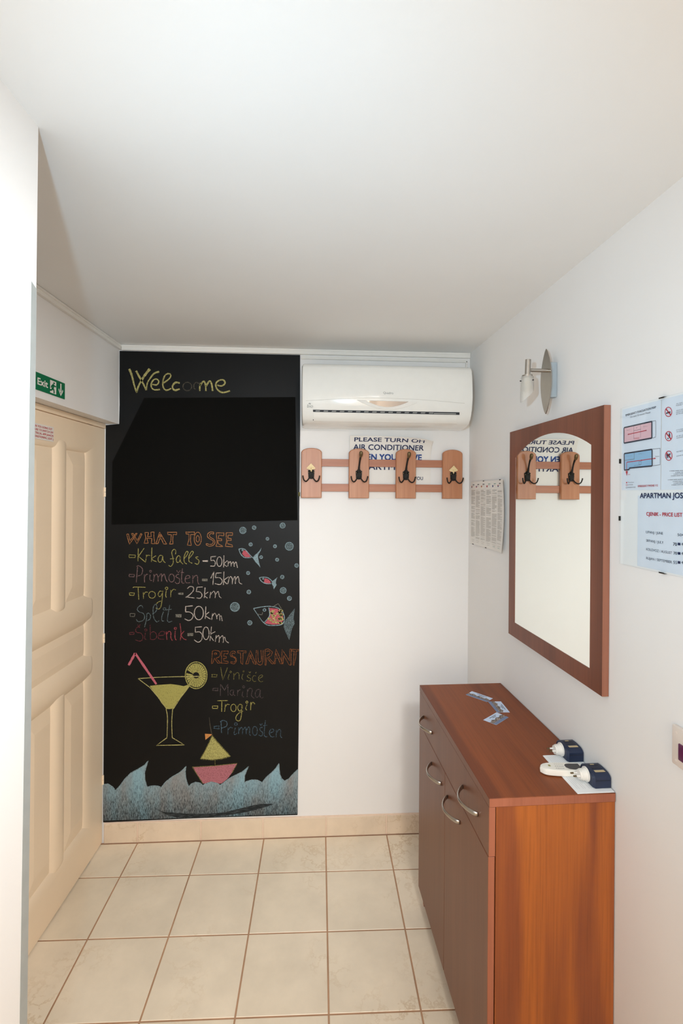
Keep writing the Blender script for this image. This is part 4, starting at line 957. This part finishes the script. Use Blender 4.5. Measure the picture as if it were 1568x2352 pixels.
for y0, rows, x0 in ((250, ['ALL OUR APARTMENTS ARE NON SMOKING', 'PLEASE TAKE CARE'], 728), (330, ['ALLE UNSERE APARTMENTS SIND', 'NICHT RAUCHER', 'BITTE RAUCHEN SIE NICHT'], 728), (560, ['IT IS FORBIDDEN', 'TO UNDERAGE'], 730), (632, ['ES IST VERBOTEN', 'ALKOHOL'], 730), (815, ['NO PETS ALLOWED'], 732), (865, ['KEINE HAUSTIERE'], 732)):
    for k, s in enumerate(rows):
        y = y0 + k * 21; T(s, (x0, y), (x0 + 11.5 * len(s), y - 2.3 * len(s)), (x0, y - 13), 5)
for y0, x0 in ((1032, 652), (1050, 720), (1070, 700), (1090, 668), (1136, 632), (1156, 690), (1176, 700), (1196, 675)): [outl([(x, y0 - (x - x0) * .04), (min(x + w_, 900), y0 - (min(x + w_, 900) - x0) * .04)], .0013, 5, False) for x, w_ in [(x0 + k_ * 17, 13 if k_ % 3 else 9) for k_ in range(int((900 - x0) / 17))]]
fin('print', bm, ['ink_dark', 'ink_red', 'ink_navy', 'ink_dark', 'pink', 'ink_mid', 'sky'], cf, recalc=False)
bm = BM(); flat(bm, [RW(.0078, CS0, CZ0), RW(.0078, CS1, CZ0), RW(.0078, CS1, CZ1), RW(.0078, CS0, CZ1)])
if (bm.faces.ensure_lookup_table() or bm.faces[0].normal.length == 0): bm.normal_update()
if bm.faces[0].normal.dot(nR) < 0: bmesh.ops.reverse_faces(bm, faces=bm.faces)
fin('cover_glass', bm, 'glass', cf, recalc=False)
for u, v, vert in ((1518, 915, 0), (1518, 1310.5, 0), (1425.3, 1059, 1), (1425.8, 1191, 1)):
    s, z = srz(hr(u, v, .009))
    if vert: s = CS0
    else: z = CZ1 if v < 1000 else CZ0
    bm = BM()
    if vert: box(bm, RW, (.001, .0092), (s - .0008, s), (z - .006, z + .006)); box(bm, RW, (.0084, .0092), (s, s + .002), (z - .006, z + .006))
    else:
        e = 1 if v < 1000 else -1; box(bm, RW, (.001, .0092), (s - .008, s + .008), sorted((z, z + e * .0008))); box(bm, RW, (.0084, .0092), (s - .008, s + .008), sorted((z, z - e * .002)))
    fin('clip', bm, 'iron', cf)

# ================================================================== SWITCH PLATE
swp = empty('light_switch', RW(0, 1.413, 1.09), 'ivory switch plate with dark rocker low on the wall near the cabinet', 'switch')
bm = BM(); box(bm, RW, (.0, .011), (1.3705, 1.456), (1.090, 1.176), .003, 2); fin('plate', bm, 'sw', swp, 35)
bm = BM(); box(bm, RW, (.009, .014), (1.3925, 1.434), (1.108, 1.144), .002, 2); fin('rocker', bm, 'rocker', swp, 35)
for z in (1.102, 1.163):
    bm = BM(); disc(bm, RW(.0105, 1.384, z), nR, .0028, .001, 12); fin('screw_cover', bm, 'sw', swp)

# ================================================================== SIGN OVER THE DOOR
ex = empty('exit_sign', LU(0, .59, 2.03), 'green exit sign with running figure and arrow above the door', 'sign')
E0, E1, EZ0, EZ1 = .486, .686, 2.030, 2.090
bm = BM(); box(bm, lambda s, d, z: LU(d, s, z), (E0, E1), (.0005, .003), (EZ0, EZ1)); fin('plate', bm, 'green', ex)
def EX(a, b_, off=0): return LU(.0034 + off, E1 - (E1 - E0) * a, EZ0 + (EZ1 - EZ0) * b_)
bm = BM()
text(bm, 'Exit', lambda u, v: EX(.12 + .31 * u, .32 + .38 * v), .02)
flat(bm, [EX(.50, .10), EX(.70, .10), EX(.70, .86), EX(.50, .86)], 0)
def poly(pts, mi, off=.0003): flat(bm, [EX(x, y, off) for x, y in pts], mi)
poly([(.625 + .028 * math.cos(a), .74 + .06 * math.sin(a)) for a in [k * math.pi / 4 for k in range(8)]], 1)
for a, b_, w in (((.61, .67), (.585, .42), .06), ((.60, .62), (.545, .52), .03), ((.545, .52), (.53, .40), .028), ((.61, .62), (.66, .55), .03), ((.66, .55), (.69, .60), .026), ((.585, .42), (.63, .28), .04), ((.63, .28), (.625, .13), .035), ((.585, .44), (.55, .28), .04), ((.55, .28), (.495, .25), .03)):
    dx, dy = b_[0] - a[0], (b_[1] - a[1]) * .3; l = math.hypot(dx, dy); nx, ny = -dy / l * w / 2, dx / l * w / 2 / .3
    poly([(a[0] + nx, a[1] + ny), (b_[0] + nx, b_[1] + ny), (b_[0] - nx, b_[1] - ny), (a[0] - nx, a[1] - ny)], 1)
for P in ([(.835, .88), (.875, .88), (.875, .35), (.835, .35)], [(.775, .45), (.855, .1), (.855, .25), (.79, .56)], [(.935, .45), (.855, .1), (.855, .25), (.92, .56)]): poly(P, 0, 0)
fin('pictogram', bm, ['signwhite', 'green'], ex, recalc=False)

st = empty('door_notice', LD(0, .52, 1.875), 'small white label with red capitals stuck on the cream door', 'notice')
bm = BM(); box(bm, DF, (.441, .602), (.0007, .0012), (1.872, 1.929)); fin('sheet', bm, 'paper', st)
bm = BM()
for k, (s, a, b_) in enumerate((('WHEN YOU GOING OUT', .586, .452), ('BE SHURE TO SWITCH OFF', .595, .445), ('ELECTRICAL APPLIANCES', .590, .444), ('(AIR-CONDITIONING, LIGHT..)', .597, .443))):
    z = 1.9155 - k * .0125; text(bm, s, lambda u, v: LD(.0015, a + (b_ - a) * u, z + .0075 * v), .012)
fin('lettering', bm, 'ink_red', st, recalc=False)

# ================================================================== SHOE CABINET
cab = empty('shoe_cabinet', RW(.17, .79, 0), 'reddish-brown wooden shoe cabinet standing under the mirror', 'cabinet')
C0, C1, CD, CH = .413, 1.166, .344, .8972
def CF(s, d, z): return RW(d, s, z)
bm = BM(); box(bm, CF, (C0, C1), (.002, CD), (CH - .0235, CH), .0012)
bmesh.ops.recalc_face_normals(bm, faces=bm.faces)
for f in bm.faces: f.material_index = 0 if abs(f.normal.z) > .5 else (2 if abs(f.normal.dot(nR)) > .5 else 1)
fin('worktop', bm, ['cab_top', 'edge', 'cab_front'], cab, recalc=False)
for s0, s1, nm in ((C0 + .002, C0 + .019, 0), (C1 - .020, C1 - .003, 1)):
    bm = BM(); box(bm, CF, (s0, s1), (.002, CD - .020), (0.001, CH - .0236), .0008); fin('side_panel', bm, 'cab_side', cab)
bm = BM(); box(bm, CF, (C0 + .019, C1 - .020), (.004, .009), (.06, CH - .0236)); fin('back_panel', bm, 'cab_front', cab)
bm = BM(); box(bm, CF, (C0 + .019, C1 - .020), (.010, CD - .022), (.074, .092)); fin('bottom_shelf', bm, 'cab_side', cab)
bm = BM(); box(bm, CF, (C0 + .019, C1 - .020), (CD - .05, CD - .034), (.002, .073)); fin('plinth', bm, 'cab_front', cab)
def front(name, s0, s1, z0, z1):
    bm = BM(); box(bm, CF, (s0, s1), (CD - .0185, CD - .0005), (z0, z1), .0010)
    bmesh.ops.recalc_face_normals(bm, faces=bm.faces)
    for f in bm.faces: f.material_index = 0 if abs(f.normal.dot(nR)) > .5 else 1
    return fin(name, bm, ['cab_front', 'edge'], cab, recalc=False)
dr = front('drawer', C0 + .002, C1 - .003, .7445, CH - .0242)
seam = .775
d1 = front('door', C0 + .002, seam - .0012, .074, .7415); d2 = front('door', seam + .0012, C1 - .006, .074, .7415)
def handle(parent, sc0, z):
    bm = BM(); w = .064; P = []; rr = []
    for k in range(17):
        t = -1 + 2 * k / 16; P.append(RW(CD + .001 + .031 * math.cos(t * math.pi / 2) ** .75, sc0 + w * t, z)); rr.append(.0068 - .0018 * math.cos(t * math.pi / 2))
    tube(bm, P, rr, 12, flatx=.62, upv=(0, 0, 1)); fin('handle', bm, 'nickel', parent, True)
handle(dr, 1.025, .806); handle(dr, .549, .798); handle(d1, .672, .682); handle(d2, .872, .682)

# ================================================================== THINGS ON THE CABINET
def card(px, label, flip):
    """px: four corners of the card in the photograph, sky edge first"""
    a, b_, c, d = [hz(u, v, CH + .0008) for u, v in px]
    root = bpy.data.objects.new('postcard', None)
    bm = BM(); up = V(0, 0, .0005)
    def P(u, v, z=0): return a * (1 - u) * (1 - v) + b_ * u * (1 - v) + c * u * v + d * (1 - u) * v + V(0, 0, z)
    prism(bm, [P(0, 0), P(1, 0), P(1, 1), P(0, 1)], up * -1, 0)
    hill = [(k / 12, .46 + .07 * math.sin(k * 1.7) + .03 * math.sin(k * 3.1)) for k in range(13)]
    for (u0, v0), (u1, v1) in zip(hill, hill[1:]): flat(bm, [P(u0, v0, .0002), P(u1, v1, .0002), P(u1, .76, .0002), P(u0, .76, .0002)], 1)
    flat(bm, [P(0, .76, .0002), P(1, .76, .0002), P(1, 1, .0002), P(0, 1, .0002)], 2)
    for k, (v, l, r) in enumerate(((.14, .3, .78), (.26, .42, .68))):
        for j in range(9 - 3 * k):
            n_ = 9 - 3 * k; u0 = l + (r - l) * j / n_; flat(bm, [P(u0, v, .0003), P(u0 + (r - l) / n_ * .7, v, .0003), P(u0 + (r - l) / n_ * .7, v + .07, .0003), P(u0, v + .07, .0003)], 3)
    for f in bm.faces:
        if f.normal.z < 0: pass
    return fin('postcard', bm, ['skycard', 'town', 'water', 'ink_dark'], label=label, cat='card', group='cards on the cabinet top')
card([(1083.5, 1587.5), (1131.5, 1604), (1117.5, 1612), (1069.5, 1595.5)], 'seaside town card farthest from the paired navy plugs', 0)
card([(1150, 1611), (1170.5, 1636), (1141, 1636), (1120, 1611)], 'seaside town card nearest the wall, middle of the three', 0)
card([(1109.5, 1653.5), (1140, 1636), (1167.5, 1647.5), (1139.5, 1665)], 'seaside town card nearest the remote control, lying tilted', 0)
# leaflet
lf = empty('leaflet', RW(.05, 1.07, CH), 'white printed leaflet lying under the remote and navy plugs', 'leaflet')
def LFp(a, b_, z=0): return RW(.105 * (1 - a) + .003 * a, .975 + (1.163 - .975) * b_, CH + .0006 + z)
bm = BM(); prism(bm, [LFp(0, 0), LFp(1, 0), LFp(1, 1), LFp(0, 1)], V(0, 0, -.0005)); prism(bm, [LFp(0.02, 0.0, .0008), LFp(1, 0.0, .0008), LFp(1, .985, .0008), LFp(.02, .985, .0008)], V(0, 0, -.0005)); fin('sheet', bm, 'paper_w', lf)
bm = BM()
for k in range(9):
    a = .10 + k * .055; flat(bm, [LFp(a, .05, .0011), LFp(a + .012, .05, .0011), LFp(a + .012, .9 - .12 * (k % 3 == 2), .0011), LFp(a, .9 - .12 * (k % 3 == 2), .0011)])
fin('print', bm, 'ink_pale', lf)
# remote
rm = empty('remote_control', RW(.09, 1.04, CH), 'white oval-ended remote control with dark screen on the leaflet', 'remote control')
zt = CH + .0195
outl_px = [(1240, 1760), (1240.5, 1756), (1246, 1752.5), (1258, 1751), (1290, 1750.8), (1312, 1751), (1329, 1752.2), (1334, 1758), (1341, 1766.5), (1340, 1769), (1320, 1770), (1296, 1770), (1270, 1768.5), (1252, 1766)]
bm = BM(); tp = smooth_path([hz(u, v, zt) for u, v in outl_px + outl_px[:1]], 4)[:-1]; c = sum(tp, V(0, 0, 0)) / len(tp); n = len(tp)
rg = [[bm.verts.new(c + (p - c) * f + V(0, 0, z)) for p in tp] for f, z in ((.90, -.0175), (.99, -.0155), (1.01, -.006), (.985, -.001), (.93, 0))]
for a, b_ in zip(rg, rg[1:]):
    for k in range(n): bm.faces.new((a[k], a[(k + 1) % n], b_[(k + 1) % n], b_[k]))
bm.faces.new(rg[0][::-1]); bm.faces.new(rg[-1]); fin('body', bm, 'rem', rm, 30)
bm = BM(); flat(bm, [hz(u, v, zt + .0005) for u, v in ((1295, 1757), (1298, 1754.3), (1306, 1753.6), (1326, 1754), (1331, 1759), (1338.5, 1767), (1318, 1767.3), (1308, 1766), (1299, 1762))]); fin('screen', bm, 'screen', rm)
for i in range(3):
    for j in range(5): bm = BM(); p = hz(1273 + j * 4.2 + i * 2.2, 1755 + i * 4.6 + j * .1, zt + .0004); flat(bm, [p + V(math.cos(t) * .0016, math.sin(t) * .0016, 0) for t in [k * math.pi / 3 for k in range(6)]]); fin('button', bm, 'ink_mid' if i else 'ink_grey', rm)
bm = BM(); p = hz(1261, 1758, zt + .0005); flat(bm, [p + V(math.cos(t) * .0036, math.sin(t) * .0045, 0) for t in [k * math.pi / 6 for k in range(12)]]); fin('power_button', bm, 'c_yel', rm)
# plug adapters
def plug(s0, s1, label):
    r = empty('plug_adapter', RW(.03, (s0 + s1) / 2, CH + .001), label, 'adapter', 'navy plugs on the cabinet')
    zb = CH + .0022; h = .036; w = s1 - s0
    bm = BM(); prof_ = [(s1, 0), (s1, h * .72), (s1 - .004, h * .86)] + [(s1 - .012 - (w - .022) * k / 6, h * (.97 + .05 * math.sin(math.pi * k / 6))) for k in range(7)] + [(s0 + .003, h * .85), (s0, h * .6), (s0, 0)]
    a = [bm.verts.new(RW(.003, s, zb + z)) for s, z in prof_]; m1 = [bm.verts.new(RW(.046, s, zb + z)) for s, z in prof_]
    cc = (s0 + s1) / 2; m2 = [bm.verts.new(RW(.0515, cc + (s - cc) * .86, zb + h * .45 + (z - h * .45) * .88)) for s, z in prof_]; n = len(prof_)
    for A_, B_ in ((a, m1), (m1, m2)):
        for k in range(n): bm.faces.new((A_[k], A_[(k + 1) % n], B_[(k + 1) % n], B_[k]))
    bm.faces.new(a[::-1]); bm.faces.new(m2); fin('body', bm, 'navy', r, 30)
    bm = BM(); c = RW(.0516, cc, zb + .0195); cyl(bm, c, c + nR * .003, .0192, 28); cyl(bm, c + nR * .003, c + nR * .017, .0155, 24, r2=.0145); cyl(bm, c + nR * .017, c + nR * .022, .0125, 20); fin('plug_base', bm, 'plastic', r, 35)
    for q in (-1, 1):
        bm = BM(); e = c + tR * (q * .0075) + V(0, 0, q * .0); cyl(bm, e + nR * .022, e + nR * .032, .0023, 10, 0); cyl(bm, e + nR * .032, e + nR * .040, .0021, 10, 1); fin('prong', bm, ['plastic', 'brass'], r, 40)
    bm = BM(); box(bm, RW, (.010, .038), (cc + .012, cc + .021), (zb + h * .99, zb + h * 1.006)); fin('contact_strip', bm, 'strip', r, label='gold coloured strip')
    bm = BM(); box(bm, RW, (.020, .031), (cc - .018, cc - .014), (zb + h * .99, zb + h * 1.01)); fin('contact_strip', bm, 'strip', r, label='short gold coloured strip')
    for k in range(4):
        bm = BM(); box(bm, RW, (.010, .040), (cc - .012 + k * .006, cc - .0105 + k * .006), (zb + h * 1.005, zb + h * 1.03)); fin('rib', bm, 'black', r)
    bm = BM(); box(bm, RW, (.004, .046), (s1 - .0002, s1 + .0004), (zb + .0195, zb + .0205)); fin('seam', bm, 'black', r)
plug(1.078, 1.147, 'navy plug adapter with white round base, nearest the cabinet end')
plug(.948, 1.018, 'navy plug adapter with white round base, behind the remote')
